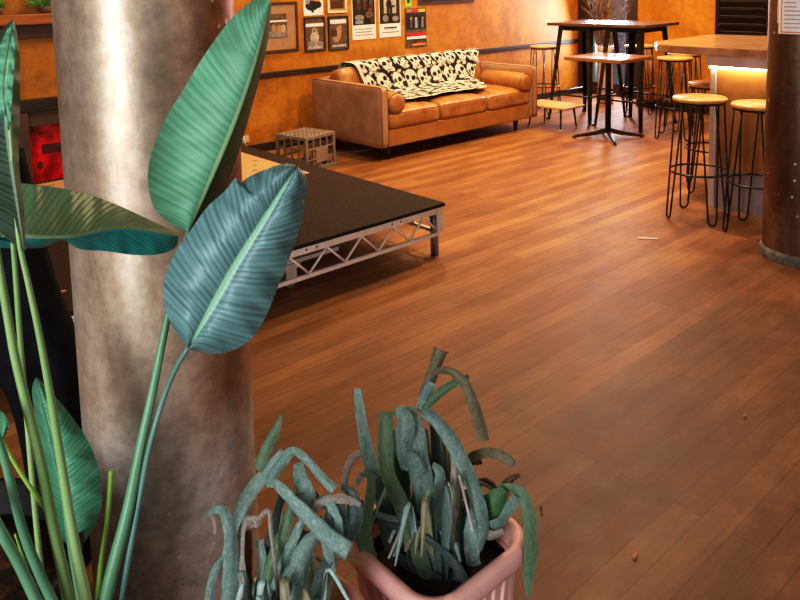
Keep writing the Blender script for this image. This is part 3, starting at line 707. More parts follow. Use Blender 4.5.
bm = nb(); cl = bm.loops.layers.color.new('Col'); grid = [[bm.verts.new(throw_pt(i/NU, j/NV)) for i in range(NU+1)] for j in range(NV+1)]
vals = {}
for j in range(NV+1):
    for i in range(NU+1):
        p = grid[j][i].co; edge = i < 5 or j > NV-3
        vals[grid[j][i]] = 1 if edge else skull_value(p.x+.03, -(j/NV)*1.02+2)
for j in range(NV):
    for i in range(NU):
        f = bm.faces.new((grid[j][i], grid[j][i+1], grid[j+1][i+1], grid[j+1][i])); f.smooth = True
        for l in f.loops: v = vals[l.vert]; l[cl] = (.84, .80, .72, 1) if v else (.012, .011, .012, 1)
solo('skull_throw', bm, MT['throw'], 'black and white throw printed with skulls draped over the sofa back', 'blanket', (5.0, 5.6, .75))
# cable under the sofa
bm = nb(); tube(bm, spline([(3.75, 5.2, .006), (3.95, 5.35, .006), (4.25, 5.3, .006), (4.6, 5.5, .006)], 24), .006, 8)
solo('cable', bm, MT['cable'], 'thin grey cable trailing on the floor under the sofa', 'cable', (4.1, 5.3, 0))

# ------------------------------------------------------------------ hairpin stools
def hairpin_stool(name, label, seatm, group):
    t = thing(name, label, 'stool', (0, 0, 0), group)
    b = nb(); lathe(b, [(0, .742), (.152, .742), (.160, .746), (.160, .760), (.156, .765), (0, .765)], seg=40); obj('seat', b, MT[seatm], t)
    b = nb(); tube(b, [(.148*math.cos(k*.1745), .148*math.sin(k*.1745), .736) for k in range(36)], .007, 8, True); obj('seat_frame', b, MT['blackmetal'], t)
    for k in range(4):
        a = RAD(45+90*k); c, s = math.cos(a), math.sin(a); tx, ty = -s, c
        def P(r, w_, z): return (c*r+tx*w_, s*r+ty*w_, z)
        pts = [P(.130, .055, .738), P(.190, .026, .03), P(.192, .018, .012), P(.193, 0, .0055), P(.192, -.018, .012), P(.190, -.026, .03), P(.130, -.055, .738)]
        path = [pts[0], pts[1]]+[tuple(p) for p in spline(pts[1:6], 12)][1:-1]+[pts[5], pts[6]]
        b = nb(); tube(b, path, .0058, 8); obj('hairpin_leg', b, MT['blackmetal'], t)
    b = nb(); R = .130+.060*(.738-.30)/.708
    tube(b, [(R*1.02*math.cos(k*.1745), R*1.02*math.sin(k*.1745), .30) for k in range(36)], .007, 8, True); obj('foot_ring', b, MT['bright'], t)
    return t
g = 'black hairpin leg bar stools'
S0 = hairpin_stool('hairpin_stool', 'round wooden seat hairpin stool standing clear of the column, at the bar corner', 'seatwood', g)
S0.location = (4.43, 2.25, 0); S0.rotation_euler = (0, 0, RAD(8))
dup(S0, (4.42, 1.875, 0), RAD(3), 'round wooden seat hairpin stool partly hidden by the dark column', g)
dup(S0, (5.10, 2.50, 0), RAD(30), 'hairpin stool tucked behind the bar corner, only its seat edge and legs showing', g)
dup(S0, (6.57, 3.585, 0), RAD(20), 'hairpin stool at the bar table end nearest the bar, beside the pedestal table', g)
dup(S0, (6.93, 5.40, 0), RAD(10), 'hairpin stool behind the sofa arm, by the orange wall', g)
dup(S0, (7.0, 3.72, 0), RAD(50), 'hairpin stool half behind another stool at the bar table end nearest the bar', g)
dup(S0, (7.55, 4.55, 0), RAD(25), 'hairpin stool on the far long side of the tall bar table', g)

# ------------------------------------------------------------------ tall bar table
def bar_table(tx0, tx1, ty0, ty1, tz, label):
    bt = thing('bar_table', label, 'table', ((tx0+tx1)/2, (ty0+ty1)/2, 0), 'tall bar tables pushed together')
    bm = nb(); box(bm, tx0, tx1, ty0, ty1, tz-.032, tz, .006); obj('tabletop', bm, MT['darkwood'], bt)
    bm = nb()
    for y in (ty0+.1, ty1-.1): box(bm, tx0+.1, tx1-.1, y-.012, y+.012, tz-.085, tz-.032, .003)
    for x in (tx0+.1, tx1-.1): box(bm, x-.012, x+.012, ty0+.1, ty1-.1, tz-.085, tz-.032, .003)
    obj('apron', bm, MT['blackmetal'], bt)
    ft_ = []
    for ix, (xa, xb) in enumerate(((tx0+.09, tx0-.01), (tx1-.09, tx1+.01))):
        for iy, (ya, yb) in enumerate(((ty0+.09, ty0+.02), (ty1-.09, ty1-.02))):
            A, B = Vector((xa, ya, tz-.035)), Vector((xb, yb, 0)); b = nb()
            for sx_, sy_ in ((1, 0), (0, 1)):   # folded angle section, tapering
                qs = []
                for p, w_ in ((A, .060), (B, .026)):
                    dx = 1 if ix == 0 else -1; dy = 1 if iy == 0 else -1; th = .007
                    if sx_: qs.append([(p.x, p.y, p.z), (p.x+dx*w_, p.y, p.z), (p.x+dx*w_, p.y+dy*th, p.z), (p.x, p.y+dy*th, p.z)])
                    else: qs.append([(p.x, p.y, p.z), (p.x, p.y+dy*w_, p.z), (p.x+dx*th, p.y+dy*w_, p.z), (p.x+dx*th, p.y, p.z)])
                V = [[b.verts.new(v) for v in q_] for q_ in qs]
                b.faces.new(V[0]); b.faces.new(V[1][::-1])
                for k in range(4): b.faces.new((V[0][k], V[1][k], V[1][(k+1) % 4], V[0][(k+1) % 4]))
            box(b, B.x-.004, B.x+.022 if ix == 0 else B.x+.004, B.y-.004, B.y+.02, 0, .02) if ix == 0 else box(b, B.x-.022, B.x+.004, B.y-.004, B.y+.02, 0, .02)
            bmesh.ops.recalc_face_normals(b, faces=b.faces[:]); obj('leg', b, MT['bright'] if ix == 0 else MT['blackmetal'], bt); ft_.append(A.lerp(B, .72))
    bm = nb()
    for i, j in ((0, 1), (2, 3), (0, 2), (1, 3)): tube(bm, [ft_[i], ft_[j]], .011, 8)
    obj('foot_rail', bm, MT['bright'], bt)
bar_table(6.56, 7.22, 3.90, 4.485, 1.056, 'tall dark topped bar table with black splayed legs, the one nearer the bar counter')
bar_table(6.56, 7.22, 4.49, 5.075, 1.056, 'tall dark topped bar table with black splayed legs, the one nearer the sofa')

# ------------------------------------------------------------------ pedestal table
pt_ = thing('pedestal_table', 'small square brown topped pedestal table on a black cross base', 'table', (6.13, 4.02, 0))
bm = nb(); box(bm, 5.86, 6.40, 3.71, 4.33, .750, .785, .006); obj('tabletop', bm, MT['brownwood'], pt_)
bm = nb(); lathe(bm, [(0, .06), (.027, .06), (.027, .735), (.06, .745), (.06, .75), (0, .75)], 6.13, 4.02, 24); obj('post', bm, MT['bright'], pt_)
for k in range(4):
    a = RAD(45+90*k) ; d = Vector((math.cos(a), math.sin(a), 0)); s = Vector((-d.y, d.x, 0)); c = Vector((6.13, 4.02, 0)); b = nb()
    prof = [(.0, .055, .10, .04), (.03, .05, .095, .036), (.12, .03, .068, .030), (.31, .01, .032, .024), (.335, .004, .02, .02)]
    R = [[b.verts.new(c+d*r+s*(w_*e)+Vector((0, 0, z))) for e, z in ((-.5, z0), (.5, z0), (.4, z1), (-.4, z1))] for r, z0, z1, w_ in prof]
    for A, B in zip(R, R[1:]):
        for i in range(4): b.faces.new((A[i], A[(i+1) % 4], B[(i+1) % 4], B[i]))
    b.faces.new(R[-1]); b.faces.new(R[0][::-1]); bmesh.ops.recalc_face_normals(b, faces=b.faces[:])
    tube(b, [c+d*.31+Vector((0, 0, 0)), c+d*.31+Vector((0, 0, .014))], .014, 12)
    obj('foot', b, MT['bright'], pt_)

# ------------------------------------------------------------------ low wooden stool beside the sofa
ls = thing('low_stool', 'low wooden topped stool with thin splayed legs beside the sofa arm', 'stool', (6.28, 4.75, 0))
bm = nb(); box(bm, 6.045, 6.40, 4.46, 5.02, .225, .243, .006); obj('seat', bm, MT['seatwood'], ls)
for x, y, dx, dy in ((6.12, 4.56, -1, -.6), (6.33, 4.56, .6, -.8), (6.12, 4.92, -1, .8), (6.33, 4.92, .6, .8)):
    b = nb(); tube(b, [(x, y, .226), (x+dx*.03, y+dy*.03, .012)], [.012, .008], 10); l_ = obj('leg', b, MT['bright'], ls)
    b = nb(); tube(b, [(x+dx*.03, y+dy*.03, 0), (x+dx*.03, y+dy*.03, .016)], .013, 12); obj('foot_cap', b, MT['alu'], l_)

# ------------------------------------------------------------------ bar counter
br = thing('bar_counter', 'timber topped bar counter with rusty panels and glowing strip under its top', 'counter', (4.7, 1.5, 0))
BX, BY = 4.70, 2.31; zt = 1.06
bm = nb(); pts = [(4.58, -1.5), (5.70, -1.5), (5.70, 2.80), (4.84, 2.80), (4.62, 2.65), (4.58, 2.5)]
lo = [bm.verts.new((x, y, zt-.05)) for x, y in pts]; hi = [bm.verts.new((x, y, zt)) for x, y in pts]
bm.faces.new(hi); bm.faces.new(lo[::-1])
for k in range(6): bm.faces.new((lo[k], lo[(k+1) % 6], hi[(k+1) % 6], hi[k]))
bmesh.ops.bevel(bm, geom=bm.edges[:], offset=.005, segments=2, affect='EDGES'); obj('bar_top', bm, MT['barwood'], br)
bm = nb(); box(bm, BX, 5.6, -1.5, BY, .26, zt-.05); obj('front_panel', bm, MT['barpanel'], br)
bm = nb(); box(bm, BX-.004, 5.6, -1.5, BY, 0, .26); obj('kick_panel', bm, MT['kick'], br)
bm = nb(); box(bm, BX-.012, BX+.03, BY-.035, BY+.004, 0, zt-.05, .003); obj('corner_trim', bm, MT['trim'], br)
bm = nb(); box(bm, BX-.045, BX, -1.5, BY+.02, zt-.125, zt-.05, .004); obj('light_rail', bm, MT['trim'], br)
bm = nb(); box(bm, BX-.04, BX-.004, -1.5, BY, zt-.138, zt-.125, .003); obj('light_strip', bm, MT['led'], br)

# ------------------------------------------------------------------ vase with dry branches by the door
vp = Vector((7.9, 5.22, 0)); rnd = random.Random(11)
vt = thing('branch_vase', 'tall pale vase of bare dry branches in front of the glass door', 'vase', vp)
bm = nb(); lathe(bm, [(0, 0), (.085, 0), (.10, .03), (.085, .35), (.075, .62), (.10, .70), (.09, .70), (.06, .6), (0, .58)], vp.x, vp.y, 32); obj('body', bm, MT['vase'], vt)
def branch(b, p, d, L, r, lev):
    pts = [p]; 
    for k in range(4): d = (d+Vector((rnd.uniform(-.25, .25), rnd.uniform(-.25, .25), rnd.uniform(-.1, .15)))).normalized(); pts.append(pts[-1]+d*L/4)
    tube(b, pts, [r, r*.85, r*.7, r*.55, r*.35], 6)
    if lev:
        for k in (1, 2, 2, 3, 3): branch(b, pts[k], (d+Vector((rnd.uniform(-1, 1), rnd.uniform(-1, 1), rnd.uniform(0, .6)))).normalized(), L*.5, r*.5, lev-1)
for k in range(9):
    b = nb(); a = k*.7; branch(b, vp+Vector((.02*math.cos(a), .02*math.sin(a), .58)), Vector((.22*math.cos(a)-.1, .22*math.sin(a)+.12, 1)).normalized(), rnd.uniform(.6, .85), .010, 2)
    obj('branch', b, MT['twig'], vt)

# ------------------------------------------------------------------ black draped cloth behind the leaves
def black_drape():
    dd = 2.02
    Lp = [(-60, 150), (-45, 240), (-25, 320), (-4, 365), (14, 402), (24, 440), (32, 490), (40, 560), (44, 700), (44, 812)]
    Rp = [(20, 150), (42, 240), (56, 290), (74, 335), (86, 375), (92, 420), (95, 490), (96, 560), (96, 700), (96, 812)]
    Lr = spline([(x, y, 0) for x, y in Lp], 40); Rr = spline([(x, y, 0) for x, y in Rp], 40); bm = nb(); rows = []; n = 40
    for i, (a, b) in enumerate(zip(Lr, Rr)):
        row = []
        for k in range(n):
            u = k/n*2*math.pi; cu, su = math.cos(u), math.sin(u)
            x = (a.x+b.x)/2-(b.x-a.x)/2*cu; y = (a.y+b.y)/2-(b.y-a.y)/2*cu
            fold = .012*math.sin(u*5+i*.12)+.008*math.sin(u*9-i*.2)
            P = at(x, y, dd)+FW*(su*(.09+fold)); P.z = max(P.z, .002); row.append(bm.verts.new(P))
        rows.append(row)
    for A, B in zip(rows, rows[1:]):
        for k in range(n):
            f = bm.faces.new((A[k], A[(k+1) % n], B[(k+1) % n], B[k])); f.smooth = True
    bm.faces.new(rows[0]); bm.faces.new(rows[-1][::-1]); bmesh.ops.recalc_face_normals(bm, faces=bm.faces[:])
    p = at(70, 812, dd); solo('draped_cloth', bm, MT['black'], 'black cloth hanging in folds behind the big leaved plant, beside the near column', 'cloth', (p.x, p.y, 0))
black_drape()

# ------------------------------------------------------------------ bird of paradise plant
PC = Vector((.165, 1.50, 0))
PC.x, PC.y = .175, 1.475
bp = thing('strelitzia_plant', 'tall broad leaved green plant in a black planter beside the near column', 'plant', PC)
RP = .24
bm = nb(); lathe(bm, [(0, 0), (.17, 0), (.18, .02), (RP-.012, .47), (RP, .475), (RP, .50), (RP-.018, .50), (RP-.025, .43), (0, .43)], PC.x, PC.y, 48); obj('planter', bm, MT['blackpot'], bp)
bm = nb(); lathe(bm, [(0, .447), (.10, .452), (RP-.03, .44), (RP-.03, .42), (0, .42)], PC.x, PC.y, 40); obj('mulch', bm, MT['bark'], bp)
def stem(pts, w0, w1, m, soil=None):
    """pts: sight points with distance; ends in the soil of the planter"""
    P = [at(x, y, d) for x, y, d in pts]
    if soil is not None:
        d_ = P[-1]-P[-2]; P.append(P[-1]+d_*((.43-P[-1].z)/d_.z))
    L = spline(P, 40); dm = sum(p[2] for p in pts)/len(pts)/FPX
    b = nb(); tube(b, L, [(w0+(w1-w0)*i/39)*dm/2 for i in range(40)], 12); return obj('stem', b, MT[m], bp)
def blade(mid, left, right, m, dl=.03, dr=.03, bulge=.0, name='leaf', n=56, mm=9, mats=None, wav=.004, seed=0):
    rnd = random.Random(seed)
    Mi = spline([Vector(p) for p in mid], n)
    Le = spline([Vector((x, y, 0)) for x, y in left], n); Ri = spline([Vector((x, y, 0)) for x, y in right], n)
    bm = nb(); uvl = bm.loops.layers.uv.new('UVMap'); rows = []; ph = rnd.uniform(0, 6)
    for i in range(n):
        t = i/(n-1); row = []; mdd = Mi[i].z
        for k in range(-mm, mm+1):
            s = abs(k)/mm; E = Le[i] if k < 0 else Ri[i]; dd = dl if k < 0 else dr
            x = Mi[i].x+(E.x-Mi[i].x)*s; y = Mi[i].y+(E.y-Mi[i].y)*s
            d = mdd+dd*s-bulge*math.sin(math.pi*s)+wav*math.sin(t*38+ph+s*2)*s+wav*.6*math.sin(t*90+ph)*s
            if k == 0: d += .004
            row.append((bm.verts.new(at(x, y, d)), (t, k/mm)))
        rows.append(row)
    for A, B in zip(rows, rows[1:]):
        for k in range(2*mm):
            vs = (A[k], A[k+1], B[k+1], B[k])
            try: f = bm.faces.new([v for v, _ in vs])
            except ValueError: continue
            f.smooth = True; f.material_index = (0 if k < mm else 1) if mats else 0
            for l, (_, uv) in zip(f.loops, vs): l[uvl].uv = uv
    return obj(name, bm, [MT[x] for x in mats] if mats else MT[m], bp)
# A: the tall upright leaf in front of the column (its far half folded back)
blade([(188, 233, 1.30), (212, 180, 1.28), (237, 120, 1.26), (257, 60, 1.25), (271, 2, 1.25)],
      [(186, 232), (168, 222), (153, 205), (148, 178), (152, 152), (165, 120), (183, 90), (203, 57), (226, 25), (247, 4), (264, -4)],
      [(192, 230), (202, 228), (211, 220), (222, 198), (236, 160), (247, 124), (258, 84), (267, 45), (272, 2)], 'leafA', .03, .12, .012, mats=['leafA', 'leafF'], seed=1)
# B: broad blue green leaf
blade([(188, 348, 1.22), (208, 314, 1.20), (236, 265, 1.19), (268, 214, 1.19), (297, 166, 1.2)],
      [(186, 346), (174, 330), (165, 308), (163, 288), (168, 268), (178, 248), (192, 228), (208, 206), (225, 191), (234, 179), (236, 178), (239, 187), (243, 181), (254, 174), (270, 168), (286, 163), (296, 165)],
      [(192, 350), (212, 354), (234, 350), (254, 336), (268, 312), (282, 276), (294, 246), (302, 219), (305, 204), (302, 200), (307, 194), (306, 176), (298, 167)], 'leafB', .02, .035, .018, seed=2)
# C: the horizontal leaf: sunlit upper half and teal underside
blade([(-60, 232, 1.08), (0, 236, 1.12), (65, 238, 1.18), (120, 228, 1.26), (178, 236, 1.33)],
      [(-60, 190), (-20, 182), (20, 183), (70, 190), (110, 202), (150, 220), (179, 234)],
      [(-60, 246), (0, 248), (40, 248), (62, 240), (80, 249), (105, 251), (135, 255), (160, 254), (176, 247), (179, 237)], 'leafC', .10, .05, .0, mats=['leafC', 'leafT'], seed=3)
# D: the leaf at the frame edge, turned away
blade([(24, 250, 1.06), (18, 205, 1.05), (12, 160, 1.05), (7, 115, 1.06), (6, 75, 1.07), (13, 20, 1.10)],
      [(20, 250), (-5, 225), (-40, 170), (-50, 110), (-30, 60), (12, 20)],
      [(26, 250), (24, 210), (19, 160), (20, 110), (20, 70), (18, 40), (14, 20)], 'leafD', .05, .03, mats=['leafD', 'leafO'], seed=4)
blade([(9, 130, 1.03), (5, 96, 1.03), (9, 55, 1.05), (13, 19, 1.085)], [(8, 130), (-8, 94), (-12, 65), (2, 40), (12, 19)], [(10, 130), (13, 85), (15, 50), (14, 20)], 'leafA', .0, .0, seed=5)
# E: small leaf low behind the stems
blade([(78, 545, 1.40), (66, 500, 1.40), (52, 440, 1.41), (36, 378, 1.42)],
      [(76, 545), (62, 540), (52, 510), (45, 470), (37, 430), (32, 392), (35, 378)],
      [(82, 545), (92, 532), (101, 508), (101, 482), (93, 452), (80, 428), (60, 402), (38, 378)], 'leafE', .03, .03, .01, mats=['leafE', 'leafE'], seed=6)
blade([(0, 440, 1.15), (3, 432, 1.15), (5, 424, 1.15), (2, 412, 1.15)], [(-3, 440), (-6, 430), (-6, 420), (0, 411)], [(2, 440), (7, 433), (9, 424), (4, 413)], 'leafE', .02, -.02, seed=7)
# stems
stem([(-6, 235, 1.12), (0, 272, 1.13), (10, 330, 1.15), (17, 366, 1.16), (40, 460, 1.18), (54, 530, 1.19), (69, 600, 1.2)], 7, 13, 'stem', (.03, -.05))
stem([(9, 120, 1.05), (14, 180, 1.06), (19, 240, 1.07), (28, 282, 1.09), (40, 338, 1.12), (52, 405, 1.15), (64, 480, 1.17), (74, 540, 1.18), (86, 600, 1.19)], 3, 13, 'stem', (.08, -.08))
stem([(13, 240, 1.16), (16, 282, 1.18), (20, 338, 1.2), (27, 420, 1.24), (34, 500, 1.26), (40, 560, 1.27), (46, 600, 1.28)], 5, 6, 'stem', (.02, .02))
stem([(-6, 430, 1.12), (6, 464, 1.13), (22, 528, 1.15), (38, 570, 1.16), (52, 600, 1.17)], 8, 11, 'stemdark', (-.02, -.08))
stem([(-14, 500, 1.1), (0, 530, 1.1), (18, 562, 1.11), (38, 604, 1.12)], 10, 12, 'stemdark', (-.05, -.1))
stem([(15, 534, 1.16), (24, 560, 1.17), (34, 592, 1.18), (40, 612, 1.18)], 2, 6, 'stemlime', (-.02, -.02))
stem([(2, 440, 1.16), (14, 462, 1.17), (28, 484, 1.18), (48, 512, 1.19)], 3, 5, 'stemlime')
stem([(111, 470, 1.24), (109, 500, 1.24), (106, 530, 1.24), (102, 556, 1.24), (98, 590, 1.24)], 5, 5, 'stemlime', (.14, -.02))
stem([(188, 231, 1.31), (180, 265, 1.31), (167, 320, 1.29), (152, 395, 1.27), (140, 450, 1.25), (128, 510, 1.23), (115, 560, 1.22), (104, 604, 1.21)], 5, 15, 'stemdark', (.12, -.08))
stem([(189, 346, 1.22), (176, 368, 1.23), (163, 400, 1.24), (150, 445, 1.24), (141, 490, 1.24), (130, 550, 1.23), (120, 604, 1.23)], 5, 7, 'stemblue', (.15, -.05))
stem([(62, 480, 1.26), (66, 520, 1.26), (72, 560, 1.26), (80, 604, 1.26)], 4, 6, 'stemdark', (.08, .0))

# ------------------------------------------------------------------ the two pots of withered strap leaves
def strap(par, pts, ws, m, d0, tw=0.0, curl=.25, name='leaf', soil=None):
    P = [at(x, y, d0+o) for x, y, o in pts]
    if soil is not None: P.append(Vector(soil)); ws = list(ws)+[ws[-1]*.8]
    n = 30; L = spline(P, n); nseg = len(ws)-1; bm = nb(); rows = []; uvl = bm.loops.layers.uv.new('UVMap')
    for i in range(n):
        t = i/(n-1); j = min(nseg-1, int(t*nseg)); f = t*nseg-j; w = (ws[j]*(1-f)+ws[j+1]*f)*1.1*d0/FPX
        tg = (L[min(i+1, n-1)]-L[max(i-1, 0)]).normalized()
        ax = FW; s = tg.cross(ax)
        s = s.normalized() if s.length > 1e-4 else RT
        nr = s.cross(tg).normalized(); a = tw*(1-.4*t)+.18*math.sin(t*7+pts[0][0]); s2 = s*math.cos(a)+nr*math.sin(a); n2 = s2.cross(tg).normalized()
        jag = 1+.05*math.sin(i*.9+pts[0][0])
        rows.append([bm.verts.new(L[i]+s2*(w*.5*u*jag)+n2*(curl*w*(abs(u)-.5)*2.4)) for u in (-1, -.6, -.2, .2, .6, 1)])
    for A, B in zip(rows, rows[1:]):
        for k in range(5):
            q = bm.faces.new((A[k], A[k+1], B[k+1], B[k])); q.smooth = True
            i0 = rows.index(A)/29*4
            for l, uv_ in zip(q.loops, ((i0, k/5), (i0, (k+1)/5), (i0+4/29, (k+1)/5), (i0+4/29, k/5))): l[uvl].uv = uv_
    ge = bmesh.ops.solidify(bm, geom=bm.faces[:], thickness=.0014)
    return obj(name, bm, MT[m], par)
# square pink pot
QX, QY, QZ = 1.008, 1.078, .35
qt = thing('withered_plant', 'limp grey green strap leaved plant in a square pink plastic pot', 'plant', (QX, QY, 0))
def sq_ring(h, r, z, n=8):
    out = []
    for cx_, cy_, a0 in ((h-r, h-r, 0), (-(h-r), h-r, 90), (-(h-r), -(h-r), 180), (h-r, -(h-r), 270)):
        for k in range(n+1):
            a = RAD(a0+90*k/n); out.append(Vector((QX+cx_+r*math.cos(a), QY+cy_+r*math.sin(a), z)))
    return out
def ring_loft(bm, rings, cap0=True, cap1=True):
    V = [[bm.verts.new(p) for p in r] for r in rings]; n = len(V[0])
    for A, B in zip(V, V[1:]):
        for k in range(n):
            f = bm.faces.new((A[k], A[(k+1) % n], B[(k+1) % n], B[k])); f.smooth = True
    if cap0: bm.faces.new(V[0][::-1])
    if cap1: bm.faces.new(V[-1])
hq = .158
bm = nb(); ring_loft(bm, [sq_ring(.105, .03, 0), sq_ring(.110, .03, .01), sq_ring(.140, .06, QZ-.045), sq_ring(.118, .04, QZ-.046)], True, False)
for sx_ in (-1, 1):      # vertical ribs on the four sides
    for k in (-.06, -.03, 0, .03, .06):
        tube(bm, [(QX+sx_*.111, QY+k*.8, .012), (QX+sx_*.141, QY+k, QZ-.045)], .006, 6); tube(bm, [(QX+k*.8, QY+sx_*.111, .012), (QX+k, QY+sx_*.141, QZ-.045)], .006, 6)
obj('pot_body', bm, MT['pink'], qt)
bm = nb(); ring_loft(bm, [sq_ring(.141, .06, QZ-.05), sq_ring(hq-.004, .07, QZ-.045), sq_ring(hq, .074, QZ-.035), sq_ring(hq, .074, QZ-.012), sq_ring(hq-.006, .07, QZ-.002), sq_ring(hq-.014, .065, QZ), sq_ring(hq-.022, .06, QZ-.003), sq_ring(hq-.026, .056, QZ-.012), sq_ring(hq-.030, .055, QZ-.06)], False, False); obj('pot_rim', bm, MT['pink'], qt)
bm = nb(); ring_loft(bm, [sq_ring(.128, .04, QZ-.07), sq_ring(.06, .03, QZ-.06)], False, True); obj('soil', bm, MT['soil'], qt)
dR = depth((QX, QY, QZ)); sR = Vector((QX, QY, QZ-.065))
def so_(dx, dy): return sR+Vector((dx, dy, 0))
RL_ = [
 ([(357, 388, 0), (361, 420, 0), (369, 458, .0), (380, 495, .0), (394, 535, -.01)], [9, 12, 14, 14, 12], 'd1', so_(-.03, -.02)),
 ([(386, 412, -.01), (385, 440, -.03), (387, 474, -.05), (401, 506, -.06), (416, 542, -.06), (426, 580, -.05)], [14, 15, 15, 16, 15, 12], 'd2', None),
 ([(398, 407, .0), (405, 424, -.02), (403, 445, -.03), (408, 470, -.03)], [10, 18, 16, 12], 'd1', None),
 ([(406, 408, .01), (414, 432, -.01), (419, 465, -.03), (427, 505, -.05), (432, 545, -.05), (437, 580, -.04)], [16, 20, 20, 15, 12, 10], 'd1', None),
 ([(422, 411, .0), (436, 420, -.02), (452, 441, -.03), (468, 474, -.04), (480, 508, -.05), (484, 532, -.05), (478, 552, -.05)], [10, 13, 14, 13, 13, 12, 9], 'd1', None),
 ([(421, 412, .0), (427, 393, .02), (434, 374, .03), (442, 350, .04)], [8, 13, 13, 15], 'd3', None),
 ([(421, 410, .0), (425, 398, .01), (432, 382, .02)], [10, 12, 9], 'd1', None),
 ([(430, 376, .03), (440, 371, .02), (453, 373, .0), (465, 385, -.01), (474, 405, -.02), (480, 425, -.02), (484, 441, -.02)], [5, 8, 9, 9, 10, 11, 10], 'd3', None),
 ([(423, 409, .0), (436, 397, .01), (450, 386, .02), (469, 376, .03)], [7, 9, 8, 4], 'd2', None),
 ([(456, 474, .05), (468, 461, .03), (480, 454, .01), (494, 453, -.01), (505, 458, -.02), (514, 465, -.03)], [6, 9, 9, 9, 9, 8], 'd3', None),
 ([(460, 462, .04), (470, 464, .03), (482, 462, .02)], [8, 9, 4], 'd5', None),
 ([(344, 488, .02), (347, 470, .02), (355, 457, .02), (368, 452, .0)], [7, 8, 9, 8], 'd4', None),
 ([(500, 488, -.02), (514, 489, -.03), (524, 499, -.04), (530, 523, -.05), (531, 555, -.05), (529, 578, -.05), (528, 598, -.05)], [9, 11, 12, 13, 13, 10, 2], 'd2', None),
 ([(488, 540, -.01), (489, 518, -.02), (496, 502, -.03), (506, 490, -.03)], [14, 24, 24, 10], 'd7', None),
 ([(496, 500, -.02), (507, 484, -.02), (514, 478, -.02), (520, 475, -.02)], [10, 9, 7, 3], 'd5', None),
 ([(492, 528, -.035), (503, 520, -.04), (512, 506, -.04), (517, 497, -.04)], [16, 15, 13, 8], 'd1', None),
 ([(484, 532, -.04), (492, 536, -.04), (504, 532, -.05)], [8, 10, 6], 'd4', None),
 ([(455, 456, -.02), (455, 480, -.03), (452, 510, -.04), (452, 556, -.05)], [8, 8, 8, 5], 'd4', None),
 ([(463, 458, -.02), (458, 480, -.02), (454, 520, -.03)], [6, 9, 8], 'd4', None),
 ([(432, 465, -.02), (440, 474, -.03), (440, 505, -.04), (437, 545, -.04), (442, 574, -.03)], [6, 14, 14, 11, 8], 'd1', None),
 ([(470, 476, -.01), (472, 505, -.02), (470, 535, -.03), (466, 560, -.03)], [8, 15, 16, 12], 'd6', so_(.05, -.04)),
 ([(484, 500, -.02), (474, 520, -.04), (471, 545, -.05), (474, 566, -.05)], [10, 14, 14, 12], 'd1', None),
 ([(372, 520, -.02), (392, 526, -.05), (408, 530, -.06), (428, 541, -.07), (452, 561, -.08), (468, 586, -.10), (479, 606, -.11)], [6, 7, 7, 7, 7, 8, 7], 'd6', None),
 ([(368, 512, -.03), (400, 522, -.05), (430, 528, -.06)], [5, 7, 7], 'd1', None),
 ([(402, 456, -.03), (412, 460, -.045), (421, 474, -.05)], [8, 13, 10], 'd1', None),
 ([(414, 464, -.02), (419, 484, -.03), (414, 512, -.04)], [8, 12, 10], 'd7', None),
 ([(396, 440, .01), (398, 460, .0), (394, 485, -.01), (398, 520, 0)], [8, 11, 10, 9], 'd2', so_(-.01, 0)),
 ([(372, 474, -.03), (370, 500, -.04), (365, 530, -.05), (368, 560, -.05)], [8, 9, 11, 17], 'd2', None),
 ([(356, 484, .0), (364, 474, -.01), (375, 480, -.02), (378, 500, -.02)], [4, 6, 8, 7], 'd1', None),
 ([(470, 486, .04), (486, 482, .03), (496, 492, .02), (500, 508, .01)], [5, 7, 7, 5], 'd5', None),
 ([(432, 412, .03), (436, 440, .03), (438, 480, .02), (436, 530, .01)], [8, 13, 14, 12], 'd6', so_(.02, .02)),
 ([(446, 430, .04), (448, 460, .03), (452, 500, .02), (450, 540, .01)], [5, 12, 13, 12], 'd3', so_(.03, .02)),
 ([(412, 420, .03), (404, 460, .02), (404, 500, .02), (410, 540, .01)], [8, 14, 14, 12], 'd6', so_(0, .02)),
 ([(396, 430, .03), (390, 470, .03), (392, 510, .02), (400, 545, .01)], [8, 13, 14, 12], 'd6', so_(-.02, .02)),
 ([(458, 500, .0), (462, 530, -.01), (458, 560, -.02)], [8, 13, 11], 'd1', so_(.04, -.05)),
 ([(424, 500, .0), (424, 530, -.01), (428, 560, -.02)], [8, 12, 11], 'd2', so_(.02, -.05)),
 ([(380, 505, -.02), (384, 530, -.03), (396, 556, -.03)], [7, 10, 10], 'd6', so_(-.03, -.06)),
 ([(360, 500, -.01), (358, 524, -.02), (362, 550, -.02)], [7, 14, 14], 'd6', None),
 ([(442, 530, -.05), (452, 552, -.06), (462, 580, -.06)], [6, 8, 6], 'd1', None),
]
for k, (pts, ws, m, soil) in enumerate(RL_): strap(qt, pts, ws, m, dR, (k % 5-2)*.22, .04+.06*(k % 3), soil=soil)
